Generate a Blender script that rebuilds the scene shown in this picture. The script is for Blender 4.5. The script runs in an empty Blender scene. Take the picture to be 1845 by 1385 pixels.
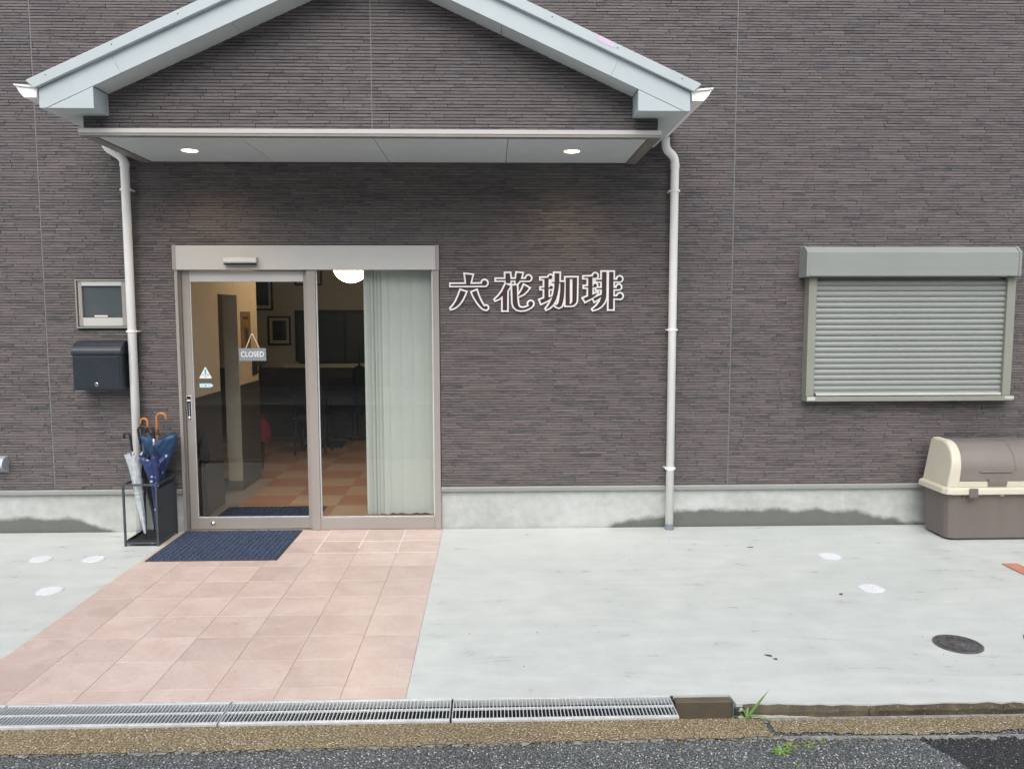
import bpy, bmesh, math, random
from mathutils import Vector, Matrix
R = math.radians
random.seed(7)
S = bpy.context.scene
COL = S.collection

# ------------------------------------------------------------------ camera
CAMP = (0.3975, -6.3719, 1.7631)
FPX, PITCH, YAW, ROLL = 1420.33, .0894, .0272, -.0021
fw = Vector((math.sin(YAW)*math.cos(PITCH), math.cos(YAW)*math.cos(PITCH), -math.sin(PITCH)))
rt = Vector((math.cos(YAW), -math.sin(YAW), 0))
up = rt.cross(fw)
rt2 = rt*math.cos(ROLL) + up*math.sin(ROLL)
up2 = up*math.cos(ROLL) - rt*math.sin(ROLL)
cam_d = bpy.data.cameras.new('camera'); cam = bpy.data.objects.new('camera', cam_d); COL.objects.link(cam)
cam_d.sensor_fit = 'HORIZONTAL'; cam_d.sensor_width = 36; cam_d.lens = 36*FPX/1845
cam_d.clip_start = .05; cam_d.clip_end = 800
mw = Matrix((rt2, up2, -fw)).transposed().to_4x4(); mw.translation = Vector(CAMP)
cam.matrix_world = mw
S.camera = cam

# ------------------------------------------------------------------ world, sun, exposure
SUN_EL, SUN_AZ = 49, 188          # degrees; azimuth clockwise from +Y
W = bpy.data.worlds.new('World'); S.world = W; W.use_nodes = True
wn = W.node_tree; bgn = wn.nodes['Background']
sky = wn.nodes.new('ShaderNodeTexSky'); sky.sky_type = 'NISHITA'; sky.sun_disc = False
sky.sun_elevation = R(SUN_EL); sky.sun_rotation = R(SUN_AZ)
sky.air_density = 1.0; sky.dust_density = 4.0; sky.ozone_density = 1.0
hs = wn.nodes.new('ShaderNodeHueSaturation'); hs.inputs['Saturation'].default_value = .6
wn.links.new(sky.outputs[0], hs.inputs['Color']); wn.links.new(hs.outputs[0], bgn.inputs['Color'])
bgn.inputs['Strength'].default_value = .12
sd = bpy.data.lights.new('sun', 'SUN'); so = bpy.data.objects.new('sun', sd); COL.objects.link(so)
sd.energy = 1.0; sd.angle = R(60); sd.color = (1, .995, .98)
sdir = Vector((math.sin(R(SUN_AZ))*math.cos(R(SUN_EL)), math.cos(R(SUN_AZ))*math.cos(R(SUN_EL)), math.sin(R(SUN_EL))))
so.rotation_euler = (-sdir).to_track_quat('-Z', 'Y').to_euler(); so.location = sdir*30
S.view_settings.view_transform = 'Standard'; S.view_settings.look = 'None'
S.view_settings.exposure = 0.75; S.view_settings.gamma = 1
S.cycles.use_denoising = True
S.cycles.max_bounces = 7; S.cycles.transparent_max_bounces = 12

# ------------------------------------------------------------------ helpers
class MB:
    def __init__(s): s.v = []; s.f = []; s.t = []
    def add(s, vs, fs):
        o = len(s.v); s.v += [tuple(v) for v in vs]; s.f += [tuple(i+o for i in f) for f in fs]
    def box(s, x0, x1, y0, y1, z0, z1):
        s.add([(x0,y0,z0),(x1,y0,z0),(x1,y1,z0),(x0,y1,z0),(x0,y0,z1),(x1,y0,z1),(x1,y1,z1),(x0,y1,z1)],
              [(0,3,2,1),(4,5,6,7),(0,1,5,4),(1,2,6,5),(2,3,7,6),(3,0,4,7)]); return s
    def prism(s, poly, a0, a1, axis='y', shift=(0,0)):
        """extrude a 2D polygon; axis y: poly=(x,z); x: poly=(y,z); z: poly=(x,y)"""
        n = len(poly)
        def P(p, a):
            return (p[0],a,p[1]) if axis=='y' else (a,p[0],p[1]) if axis=='x' else (p[0],p[1],a)
        ar = sum(poly[i][0]*poly[(i+1)%n][1]-poly[(i+1)%n][0]*poly[i][1] for i in range(n))
        pl = list(poly) if ar > 0 else list(poly)[::-1]
        vs = [P(p,a0) for p in pl]+[P((p[0]+shift[0],p[1]+shift[1]),a1) for p in pl]
        fs = [tuple(range(n)), tuple(range(2*n-1,n-1,-1))]+[(i,n+i,n+(i+1)%n,(i+1)%n) for i in range(n)]
        if axis != 'y': fs = [f[::-1] for f in fs]
        s.add(vs, fs); return s
    def tube(s, pts, r, seg=12, cap=True):
        pts = [Vector(p) for p in pts]; n = len(pts)
        rs = r if isinstance(r,(list,tuple)) else [r]*n
        prev = None; vs = []
        for i,p in enumerate(pts):
            t = (pts[min(i+1,n-1)]-pts[max(i-1,0)]).normalized()
            if prev is None:
                a = Vector((0,0,1)) if abs(t.z) < .9 else Vector((1,0,0)); u = t.cross(a).normalized()
            else: u = (prev - t*prev.dot(t)).normalized()
            prev = u; w = t.cross(u)
            vs += [p+(u*math.cos(2*math.pi*k/seg)+w*math.sin(2*math.pi*k/seg))*rs[i] for k in range(seg)]
        fs = [(i*seg+k, i*seg+(k+1)%seg, (i+1)*seg+(k+1)%seg, (i+1)*seg+k) for i in range(n-1) for k in range(seg)]
        if cap: fs += [tuple(range(seg))[::-1], tuple(range((n-1)*seg, n*seg))]
        s.add(vs, fs); return s
    def lathe(s, prof, seg=24, c=(0,0,0)):
        vs = [(c[0]+r*math.cos(2*math.pi*k/seg), c[1]+r*math.sin(2*math.pi*k/seg), c[2]+z) for r,z in prof for k in range(seg)]
        n = len(prof)
        fs = [(i*seg+k, i*seg+(k+1)%seg, (i+1)*seg+(k+1)%seg, (i+1)*seg+k) for i in range(n-1) for k in range(seg)]
        fs += [tuple(range(seg))[::-1], tuple(range((n-1)*seg, n*seg))]
        s.add(vs, fs); return s
    def quad(s, *p): s.add(p, [tuple(range(len(p)))]); return s
    def mesh(s, name, mat, smooth=False):
        m = bpy.data.meshes.new(name); m.from_pydata(s.v, [], s.f)
        if mat: m.materials.append(mat)
        if smooth: m.polygons.foreach_set('use_smooth', [True]*len(m.polygons))
        m.update(); return m

def link(name, data, parent=None):
    o = bpy.data.objects.new(name, data); COL.objects.link(o)
    if parent: o.parent = parent
    return o
def bev(o, w, seg=2):
    b = o.modifiers.new('bevel', 'BEVEL'); b.width = w; b.segments = seg; b.limit_method = 'ANGLE'; b.angle_limit = R(35)
def part(name, mb, mat, parent=None, smooth=False, bevel=0, label=None):
    o = link(name, mb.mesh(name, mat, smooth), parent)
    if bevel: bev(o, bevel)
    if label: o['label'] = label
    return o
def box(name, mat, parent, x0, x1, y0, y1, z0, z1, bevel=.002):
    return part(name, MB().box(x0,x1,y0,y1,z0,z1), mat, parent, bevel=bevel)
def tag(o, label, cat, group=None):
    o['label'] = label; o['category'] = cat
    if group: o['group'] = group
    return o
def thing(name, label, cat, loc=(0,0,0), group=None, rz=0):
    o = link(name, None); o.empty_display_size = .1; o.location = loc; o.rotation_euler = (0,0,rz)
    return tag(o, label, cat, group)
def struct(name, mb, mat, smooth=False, bevel=0):
    o = part(name, mb, mat, None, smooth, bevel); o['kind'] = 'structure'; return o
def tri(name, mb):          # clean n-gons
    return mb

# ------------------------------------------------------------------ material helpers
class NT:
    def __init__(s, name):
        s.m = bpy.data.materials.new(name); s.m.use_nodes = True; s.t = s.m.node_tree
        s.b = s.t.nodes['Principled BSDF']; s.out = s.t.nodes['Material Output']
    def n(s, typ, **kw):
        x = s.t.nodes.new(typ)
        for k,v in kw.items(): setattr(x, k, v)
        return x
    def l(s, a, b): s.t.links.new(a, b)
    def inp(s, sock, v):
        if hasattr(v, 'is_linked') or hasattr(v, 'links'): s.l(v, sock)
        else: sock.default_value = v
    def math(s, op, a, b=0., c=None, clamp=False):
        x = s.n('ShaderNodeMath', operation=op, use_clamp=clamp); s.inp(x.inputs[0], a); s.inp(x.inputs[1], b)
        if c is not None: s.inp(x.inputs[2], c)
        return x.outputs[0]
    def mix(s, f, a, b):
        x = s.n('ShaderNodeMix', data_type='RGBA'); s.inp(x.inputs[0], f)
        s.inp(x.inputs[6], a if not isinstance(a, tuple) else (*a[:3],1)); s.inp(x.inputs[7], b if not isinstance(b, tuple) else (*b[:3],1))
        return x.outputs[2]
    def coord(s, scale=(1,1,1), world=False, rot=(0,0,0)):
        if world: o = s.n('ShaderNodeNewGeometry').outputs['Position']
        else: o = s.n('ShaderNodeTexCoord').outputs['Object']
        mp = s.n('ShaderNodeMapping'); s.l(o, mp.inputs[0]); mp.inputs['Scale'].default_value = scale; mp.inputs['Rotation'].default_value = rot
        return mp.outputs[0]
    def noise(s, vec, scale, detail=4, rough=.55, dist=0):
        x = s.n('ShaderNodeTexNoise'); s.l(vec, x.inputs['Vector']); x.inputs['Scale'].default_value = scale
        x.inputs['Detail'].default_value = detail; x.inputs['Roughness'].default_value = rough; x.inputs['Distortion'].default_value = dist
        return x.outputs['Fac']
    def voro(s, vec, scale, feature='F1', out='Distance'):
        x = s.n('ShaderNodeTexVoronoi', feature=feature); s.l(vec, x.inputs['Vector']); x.inputs['Scale'].default_value = scale
        return x.outputs[out]
    def ramp(s, f, stops):
        x = s.n('ShaderNodeValToRGB'); s.l(f, x.inputs[0]); e = x.color_ramp.elements
        while len(e) < len(stops): e.new(.5)
        for k,(p,c) in zip(e, stops):
            k.position = p; k.color = (*c,1) if isinstance(c, tuple) else (c,c,c,1)
        return x.outputs[0]
    def bump(s, h, strength=.3, dist=.01):
        x = s.n('ShaderNodeBump'); x.inputs['Strength'].default_value = strength; x.inputs['Distance'].default_value = dist
        s.l(h, x.inputs['Height']); s.l(x.outputs[0], s.b.inputs['Normal'])
    def set(s, col=None, rough=None, metal=None, spec=None):
        if col is not None: s.inp(s.b.inputs['Base Color'], (*col[:3],1) if isinstance(col, tuple) else col)
        if rough is not None: s.inp(s.b.inputs['Roughness'], rough)
        if metal is not None: s.inp(s.b.inputs['Metallic'], metal)
        if spec is not None: s.inp(s.b.inputs['Specular IOR Level'], spec)
        return s.m

def mat(name, c, rough=.5, metal=0, var=.08, scale=14, bump=.05, spec=.5, stretch=(1,1,1), rvar=.12):
    """paint / plastic / metal with slight tonal and gloss variation"""
    t = NT(name); v = t.coord(stretch)
    n = t.noise(v, scale, 5, .6); n2 = t.noise(v, scale*.23, 3)
    lo = tuple(x*(1-var) for x in c); hi = tuple(min(1,x*(1+var)) for x in c)
    f = t.math('MULTIPLY_ADD', n, .6, t.math('MULTIPLY', n2, .4))
    col = t.mix(t.ramp(f, [(.35,0.),(.65,1.)]), lo, hi)
    t.set(col, t.math('MULTIPLY_ADD', n2, rvar, rough-rvar/2), metal, spec)
    if bump: t.bump(t.noise(v, scale*9, 3), bump, .002)
    return t.m

M = {}
def siding():
    t = NT('siding_strip'); a = t.n('ShaderNodeAttribute', attribute_name='tint')
    sp = t.n('ShaderNodeSeparateColor'); t.l(a.outputs['Color'], sp.inputs[0])
    v2 = t.coord((5,5,32), True)
    sh = t.n('ShaderNodeVectorMath', operation='SCALE'); t.l(a.outputs['Color'], sh.inputs[0]); sh.inputs['Scale'].default_value = 41
    ad = t.n('ShaderNodeVectorMath', operation='ADD'); t.l(t.coord((8,8,38), True), ad.inputs[0]); t.l(sh.outputs[0], ad.inputs[1])
    v = ad.outputs[0]                     # every strip samples its own stretch of the mottling
    big = t.noise(t.coord((1,1,1.6), True), .9, 4, .6)
    n = t.noise(v, 1.0, 4, .6); n2 = t.noise(v2, 4, 4, .65)
    c = t.mix(sp.outputs[0], (.134,.112,.110), (.118,.106,.107))
    c = t.mix(t.ramp(n2, [(.35,0.),(.7,1.)]), c, (.146,.127,.124))
    patch = t.math('ADD', n, t.math('MULTIPLY_ADD', sp.outputs[1], .20, -.10))
    c = t.mix(t.ramp(patch, [(.525,0.),(.645,.75)]), c, (.062,.068,.075))
    c = t.mix(t.ramp(patch, [(.28,.5),(.40,0.)]), c, (.17,.165,.168))
    val = t.math('ADD', t.math('MULTIPLY_ADD', sp.outputs[2], .24, .88), t.math('MULTIPLY_ADD', big, .22, -.11))
    mul = t.n('ShaderNodeVectorMath', operation='SCALE'); t.l(c, mul.inputs[0]); t.l(val, mul.inputs['Scale'])
    t.set(mul.outputs[0], t.math('MULTIPLY_ADD', n, -.3, .72), 0, .45)
    t.bump(t.math('ADD', t.noise(v2, 9, 5, .7), t.math('MULTIPLY', t.noise(t.coord((30,30,160), True), 3, 3), .5)), .55, .006)
    return t.m
M['strip'] = siding()
M['groove'] = mat('siding_groove', (.038,.035,.035), .8)
M['seal'] = mat('joint_sealant', (.165,.175,.178), .6)
M['trim'] = mat('grey_painted_metal', (.27,.275,.26), .38, .0, .05, 5, .03)
M['board'] = mat('pale_blue_grey_board', (.455,.52,.54), .5, 0, .04, 6, .06)
M['soffit'] = mat('soffit_board', (.52,.565,.575), .6, 0, .04, 8, .08)
M['pvc'] = mat('white_pvc', (.86,.865,.84), .32, 0, .05, 5, .03)
M['pvcgrey'] = mat('blue_grey_pvc', (.20,.24,.28), .45)
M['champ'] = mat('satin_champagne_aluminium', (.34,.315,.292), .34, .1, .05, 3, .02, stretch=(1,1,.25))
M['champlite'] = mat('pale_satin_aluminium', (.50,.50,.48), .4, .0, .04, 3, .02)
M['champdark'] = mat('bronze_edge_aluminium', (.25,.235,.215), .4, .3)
M['gasket'] = mat('pale_gasket', (.6,.64,.66), .5)
M['black'] = mat('black_rubber', (.022,.022,.024), .6)
M['blackmetal'] = mat('black_powder_coat', (.024,.031,.040), .32, 0, .15, 30, .12)
M['standmetal'] = mat('charcoal_powder_coat', (.055,.066,.078), .42, 0, .1, 30, .1)
M['shutter'] = mat('satin_grey_shutter', (.258,.279,.264), .36, .0, .05, 7, .02, stretch=(.3,1,1))
M['shutterframe'] = mat('olive_grey_shutter_frame', (.25,.26,.22), .4, .0, .05, 5, .02)
M['beige'] = mat('beige_plastic', (.57,.54,.44), .45, 0, .04, 9, .08)
M['brownplas'] = mat('brown_grey_plastic', (.155,.132,.120), .5, 0, .06, 6, .12, stretch=(3,3,.5))
M['browncover'] = mat('smoky_brown_cover', (.195,.172,.158), .3, 0, .06, 6, .05, spec=.6)
M['signbrown'] = mat('sign_brown', (.040,.022,.021), .5, 0, .1, 40, .04)
M['signwhite'] = mat('sign_white', (.86,.86,.86), .45, 0, .03, 20, .02)
M['cream'] = mat('cream_wall', (.70,.56,.42), .8, 0, .05, 6, .25)
M['creamw'] = mat('cream_trim', (.70,.66,.55), .6)
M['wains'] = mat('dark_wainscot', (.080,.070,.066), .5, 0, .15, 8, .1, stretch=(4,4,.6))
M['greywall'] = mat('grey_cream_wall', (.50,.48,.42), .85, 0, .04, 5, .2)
M['ceil'] = mat('ceiling_paint', (.62,.58,.52), .9)
M['darkwood'] = mat('dark_wood', (.035,.028,.024), .4, 0, .3, 12, .1)
M['basebrown'] = mat('brown_skirting', (.2,.12,.09), .5)
M['blind'] = mat('blind_cloth', (.54,.56,.53), .85, 0, .03, 40, .1, stretch=(1,1,.3))
M['mount'] = mat('picture_mount', (.5,.48,.44), .8)
M['print'] = mat('dark_print', (.05,.05,.055), .6, 0, .5, 9)
M['poster'] = mat('brown_poster', (.25,.14,.07), .7, 0, .3, 10)
M['posterdark'] = mat('poster_ink', (.05,.035,.03), .7)
M['pink'] = mat('pink_cloth', (.65,.045,.15), .7)
M['coat'] = mat('black_cloth', (.015,.015,.017), .8)
M['leafdark'] = mat('dark_leaf', (.03,.05,.025), .5, 0, .3, 20)
M['leaf'] = mat('grass_leaf', (.14,.27,.05), .45, 0, .3, 30)
M['leafy'] = mat('yellow_green_leaf', (.24,.30,.06), .5, 0, .3, 30)
M['dead'] = mat('dead_leaf_brown', (.09,.06,.045), .7, 0, .3, 60)
M['galv'] = mat('galvanised_steel', (.70,.74,.75), .36, .3, .12, 25, .05)
M['iron'] = mat('cast_iron', (.10,.10,.105), .5, .1, .4, 30, .3)
M['capwhite'] = mat('white_cap_plastic', (.66,.69,.72), .5, 0, .03, 200, .3)
M['wood'] = mat('umbrella_wood', (.42,.17,.055), .3, 0, .2, 20, .02, stretch=(1,1,.2))
M['blackplas'] = mat('black_plastic', (.02,.021,.023), .3)
M['chrome'] = mat('bright_steel', (.6,.6,.6), .25, .9)
M['bluecloth'] = mat('blue_umbrella_cloth', (.028,.075,.165), .62, 0, .12, 20, .15)
M['blackcloth'] = mat('black_umbrella_cloth', (.02,.022,.02), .6)
M['grout'] = mat('grey_grout', (.36,.30,.275), .85)
M['groutw'] = mat('white_grout', (.72,.68,.66), .8)
M['steelgrey'] = mat('brushed_vent_steel', (.5,.54,.57), .35, .4)
M['greysign'] = mat('blue_grey_sign', (.21,.245,.265), .55)
M['rope'] = mat('cream_rope', (.70,.58,.44), .8)
M['cyan'] = mat('cyan_print', (.02,.38,.48), .5)
M['red'] = mat('red_print', (.55,.18,.22), .5)
M['stwhite'] = mat('sticker_white', (.74,.78,.78), .4)
M['inkgrey'] = mat('grey_ink', (.25,.3,.32), .6)
M['tape'] = mat('pale_purple_tape', (.62,.50,.66), .5)
M['olivewall'] = mat('channel_concrete', (.105,.088,.058), .6, 0, .25, 12, .2)
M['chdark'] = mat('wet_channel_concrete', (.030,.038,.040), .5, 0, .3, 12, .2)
M['edgeconc'] = mat('grey_edge_mortar', (.24,.24,.22), .8, 0, .45, 60, .6)
M['paleconc'] = mat('pale_mortar', (.42,.40,.36), .75, 0, .25, 30, .5)

def glass(name, tint=(.93,.95,.94)):
    t = NT(name); t.t.nodes.remove(t.b)
    g = t.n('ShaderNodeNewGeometry'); ior = t.math('MULTIPLY_ADD', g.outputs['Backfacing'], -.8333, 1.5)
    fr = t.n('ShaderNodeFresnel'); t.l(ior, fr.inputs['IOR'])
    tr = t.n('ShaderNodeBsdfTransparent'); tr.inputs[0].default_value = (*tint,1)
    gl = t.n('ShaderNodeBsdfGlossy'); gl.inputs['Roughness'].default_value = .004
    mx = t.n('ShaderNodeMixShader'); t.l(fr.outputs[0], mx.inputs[0]); t.l(tr.outputs[0], mx.inputs[1]); t.l(gl.outputs[0], mx.inputs[2])
    t.l(mx.outputs[0], t.out.inputs[0]); return t.m
M['glass'] = glass('clear_glass')
def emis(name, c, st):
    t = NT(name); t.set((.8,.8,.8)); t.b.inputs['Emission Color'].default_value = (*c,1); t.b.inputs['Emission Strength'].default_value = st
    return t.m
M['globe'] = emis('lit_globe', (1,.78,.50), 10)
M['downlight'] = emis('lit_downlight', (1,.86,.60), 3.2)

def frosted():
    t = NT('frosted_dark_glass'); v = t.coord((1,1,1), True)
    t.set(t.mix(t.noise(v, 6, 4), (.055,.07,.075), (.09,.105,.11)), .22, 0, .6)
    t.bump(t.voro(v, 160), .25, .003); return t.m
M['frost'] = frosted()
def vinyl():
    t = NT('clear_vinyl'); t.t.nodes.remove(t.b)
    v = t.coord((1,1,.35)); n = t.noise(v, 55, 4)
    tr = t.n('ShaderNodeBsdfTransparent'); d = t.n('ShaderNodeBsdfPrincipled')
    d.inputs['Base Color'].default_value = (.62,.68,.72,1); d.inputs['Roughness'].default_value = .22
    mx = t.n('ShaderNodeMixShader'); t.l(t.ramp(n, [(.3,.35),(.7,.85)]), mx.inputs[0]); t.l(tr.outputs[0], mx.inputs[1]); t.l(d.outputs[0], mx.inputs[2])
    t.l(mx.outputs[0], t.out.inputs[0]); return t.m
M['vinyl'] = vinyl()
def navyflower():
    t = NT('navy_flower_cloth'); v = t.coord((1,1,1)); 
    x = t.n('ShaderNodeTexVoronoi'); t.l(v, x.inputs['Vector']); x.inputs['Scale'].default_value = 21
    d = x.outputs['Distance']; pos = x.outputs['Position']
    keep = t.n('ShaderNodeSeparateColor'); t.l(x.outputs['Color'], keep.inputs[0])
    # petals: modulate the radius by the angle around the cell centre
    mp = t.n('ShaderNodeVectorMath', operation='SCALE'); t.l(v, mp.inputs[0]); mp.inputs['Scale'].default_value = 21
    df = t.n('ShaderNodeVectorMath', operation='SUBTRACT'); t.l(mp.outputs[0], df.inputs[0]); t.l(pos, df.inputs[1])
    sx = t.n('ShaderNodeSeparateXYZ'); t.l(df.outputs[0], sx.inputs[0])
    ang = t.math('ARCTAN2', sx.outputs[2], sx.outputs[0])
    pet = t.math('MULTIPLY_ADD', t.math('COSINE', t.math('MULTIPLY', ang, 6)), .10, .30)
    f = t.math('MULTIPLY', t.math('LESS_THAN', d, pet), t.math('GREATER_THAN', keep.outputs[0], .08))
    t.set(t.mix(f, t.mix(t.noise(v, 30), (.016,.03,.11), (.03,.05,.16)), (.5,.55,.66)), .6); return t.m
M['navyflower'] = navyflower()

def concrete(name, lo, hi, rough, wet=None, swirl=True):
    t = NT(name); v = t.coord((1,1,1), True); vs = t.coord((.5,2.0,1), True, (0,0,.42))
    a = t.noise(vs, 2.6, 8, .62, 1.6); b = t.noise(v, 5.5, 6, .6, .3); c = t.noise(v, 90, 3, .6)
    f = t.math('ADD', t.math('MULTIPLY', a, .62), t.math('MULTIPLY', b, .38))
    col = t.mix(t.ramp(f, [(.26,0.),(.62,1.)]), lo, hi)
    col = t.mix(t.ramp(t.noise(v, 320, 2), [(.30,.35),(.55,0.)]), col, tuple(x*.72 for x in lo))
    col = t.mix(t.ramp(c, [(.30,.3),(.44,0.)]), col, tuple(x*.7 for x in lo))
    sp = t.voro(v, 11)
    col = t.mix(t.ramp(sp, [(.022,.7),(.034,0.)]), col, (.16,.14,.12))
    r = t.math('MULTIPLY_ADD', t.ramp(f, [(.35,0.),(.65,1.)]), .16, rough-.08)
    t.set(col, r, 0, .5)
    t.bump(t.math('ADD', t.math('MULTIPLY', t.noise(v, 6, 2), .5), t.math('MULTIPLY', c, .22)), .14, .008)
    return t.m
M['apron'] = concrete('trowelled_concrete', (.455,.498,.486), (.615,.65,.625), .33)
def foundation():
    t = NT('foundation_concrete'); v = t.coord((1,1,1), True)
    a = t.noise(t.coord((.7,1,1.3), True), 2.2, 6, .6, .5); b = t.noise(v, 14, 5, .6); e = t.noise(v, 6, 4, .6)
    col = t.mix(t.ramp(t.math('MULTIPLY_ADD', b, .4, t.math('MULTIPLY', a, .6)), [(.36,0.),(.64,1.)]), (.36,.38,.36), (.50,.525,.51))
    g = t.n('ShaderNodeSeparateXYZ'); t.l(v, g.inputs[0])
    # rising-damp outline: height of the wet patch along the wall, in metres / .3
    xr = t.n('ShaderNodeMapRange'); t.l(g.outputs[0], xr.inputs[0]); xr.inputs[1].default_value = -5; xr.inputs[2].default_value = 7
    P = lambda x: (x+5)/12
    h = t.ramp(xr.outputs[0], [(P(-4.5),.5),(P(-3.05),.48),(P(-2.85),.30),(P(-2.62),.0),(P(1.32),0.),(P(1.42),.14),(P(1.62),.32),(P(1.85),.42),(P(2.05),.56),(P(3.45),.5),(P(3.85),.14),(P(4.4),.1)])
    hz = t.math('ADD', t.math('MULTIPLY', h, .3), t.math('MULTIPLY_ADD', e, .10, -.055))
    wet = t.math('MULTIPLY', t.math('SUBTRACT', hz, g.outputs[2]), 26, clamp=True)
    wet = t.math('MULTIPLY', wet, t.math('GREATER_THAN', h, .02))
    t.set(t.mix(wet, col, t.mix(b, (.105,.115,.10), (.15,.16,.145))), t.math('MULTIPLY_ADD', wet, -.25, .7), 0, .5)
    t.bump(t.math('ADD', b, t.noise(v, 60, 3)), .2, .006); return t.m
M['found'] = foundation()
def tilemat():
    t = NT('terracotta_tile'); oi = t.n('ShaderNodeObjectInfo')
    tc = t.n('ShaderNodeNewGeometry').outputs['Position']
    off = t.n('ShaderNodeVectorMath', operation='ADD'); t.l(tc, off.inputs[0])
    sc = t.n('ShaderNodeVectorMath', operation='SCALE'); sc.inputs[0].default_value = (13,7,3); t.l(oi.outputs['Random'], sc.inputs['Scale'])
    t.l(sc.outputs[0], off.inputs[1]); v = off.outputs[0]
    a = t.noise(v, 5, 6, .6, .8); b = t.noise(v, 24, 5, .65, 1.5); c = t.noise(v, 130, 2)
    col = t.mix(t.ramp(a, [(.34,0.),(.66,1.)]), (.52,.405,.36), (.605,.505,.455))
    col = t.mix(t.ramp(b, [(.52,0.),(.68,.55)]), col, (.51,.32,.26))
    col = t.mix(t.ramp(b, [(.26,.35),(.42,0.)]), col, (.62,.53,.485))
    val = t.math('MULTIPLY_ADD', oi.outputs['Random'], .16, .92)
    mu = t.n('ShaderNodeVectorMath', operation='SCALE'); t.l(col, mu.inputs[0]); t.l(val, mu.inputs['Scale'])
    t.set(mu.outputs[0], t.math('MULTIPLY_ADD', a, .2, .22), 0, .5)
    t.bump(t.math('ADD', t.math('MULTIPLY', b, .7), t.math('MULTIPLY', c, .3)), .14, .006); return t.m
M['tile'] = tilemat()
def asphalt(name, base, chips, lightchip, scale=95, wetr=.42):
    t = NT(name); v = t.coord((1,1,1), True)
    x = t.n('ShaderNodeTexVoronoi'); t.l(v, x.inputs['Vector']); x.inputs['Scale'].default_value = scale
    d = x.outputs['Distance']; sp = t.n('ShaderNodeSeparateColor'); t.l(x.outputs['Color'], sp.inputs[0])
    big = t.noise(v, 1.6, 5, .6)
    stone = t.mix(sp.outputs[0], base, chips); stone = t.mix(t.math('GREATER_THAN', sp.outputs[1], .93), stone, lightchip)
    col = t.mix(t.ramp(d, [(.30,1.),(.62,0.)]), tuple(q*.5 for q in base), stone)
    mu = t.n('ShaderNodeVectorMath', operation='SCALE'); t.l(col, mu.inputs[0]); t.l(t.math('MULTIPLY_ADD', big, .7, .65), mu.inputs['Scale'])
    t.set(mu.outputs[0], t.math('MULTIPLY_ADD', sp.outputs[2], .25, wetr), 0, .5)
    t.bump(t.math('ADD', t.math('MULTIPLY', d, -1.), t.math('MULTIPLY', sp.outputs[2], .35)), .9, .006); return t.m
M['asphalt'] = asphalt('wet_asphalt', (.11,.122,.125), (.24,.26,.265), (.58,.60,.59), 120)
M['newasphalt'] = asphalt('fresh_asphalt', (.032,.034,.038), (.055,.058,.064), (.13,.13,.13), 130, .38)
M['strip_agg'] = asphalt('tan_gravel_concrete', (.30,.235,.135), (.44,.36,.22), (.60,.56,.46), 110, .6)
def kerbm():
    t = NT('mossy_kerb'); v = t.coord((1,1,1), True)
    a = t.noise(v, 7, 5, .6); b = t.noise(v, 60, 4, .7)
    c = t.mix(t.ramp(a, [(.35,0.),(.65,1.)]), (.055,.045,.032), (.12,.10,.06))
    c = t.mix(t.ramp(b, [(.58,0.),(.66,.7)]), c, (.28,.24,.17))
    t.set(c, .65); t.bump(t.math('ADD', a, b), .7, .01); return t.m
M['kerb'] = kerbm()
def matpile(name, c):
    t = NT(name); v = t.coord((1,1,1), True); n = t.noise(v, 120, 4, .75)
    t.set(t.mix(t.ramp(n, [(.35,0.),(.65,1.)]), tuple(x*.4 for x in c), tuple(x*2.3 for x in c)), .95, 0, .2)
    t.bump(n, 1., .004); return t.m
M['mat'] = matpile('navy_mat_pile', (.034,.046,.078))
M['matedge'] = mat('mat_rubber_edge', (.03,.034,.045), .7)
def checker(name, c):
    t = NT(name); v = t.coord((1,1,1), True)
    n = t.noise(v, 9, 5, .6, .8)
    t.set(t.mix(n, tuple(x*.75 for x in c), tuple(x*1.2 for x in c)), .38, 0, .4); return t.m
M['flr_a'] = checker('floor_terracotta', (.46,.205,.115)); M['flr_b'] = checker('floor_sand', (.53,.35,.215))
M['neigh'] = mat('neighbour_render', (.32,.33,.32), .8, 0, .1, 1.5, .2)
M['neighroof'] = mat('neighbour_roof', (.06,.06,.065), .6)

# ------------------------------------------------------------------ ground and street
g = struct('ground', MB().quad((-300,-300,-.22),(300,-300,-.22),(300,300,-.22),(-300,300,-.22)), M['asphalt'])

CH0, CH1 = -2.878, -3.082       # drain channel, far and near edge (Y)
apron = MB()
def edge_far(x):                # front edge of the concrete slab
    return CH0 if x < 1.5 else -2.965-.02*min(1,(x-1.5)/.6)+random.uniform(-.006,.006)
xs = [-14, 1.499, 1.505]+[1.52+.06*i for i in range(45)]+[6, 14]
pts = [(x, edge_far(x) if x < 5 else -2.985) for x in xs]
apron.prism([(-14,.0)]+pts+[(14,.0)], -.2, 0.0, 'z')
apron_o = struct('concrete_forecourt', apron, M['apron'])
struct('road', MB().box(-80,80,-9.0,-3.10,-.21,-.012), M['asphalt'])
struct('far_pavement', MB().box(-80,80,-60,-9.0,-.21,-.004), M['apron'])
# channel body
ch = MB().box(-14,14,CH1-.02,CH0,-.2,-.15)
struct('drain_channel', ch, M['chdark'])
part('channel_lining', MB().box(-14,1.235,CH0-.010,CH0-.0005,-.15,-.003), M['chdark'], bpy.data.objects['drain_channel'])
part('channel_lip', MB().box(1.236,1.497,CH0-.058,CH0-.011,-.15,-.004), M['olivewall'], bpy.data.objects['drain_channel'], bevel=.004)
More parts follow.
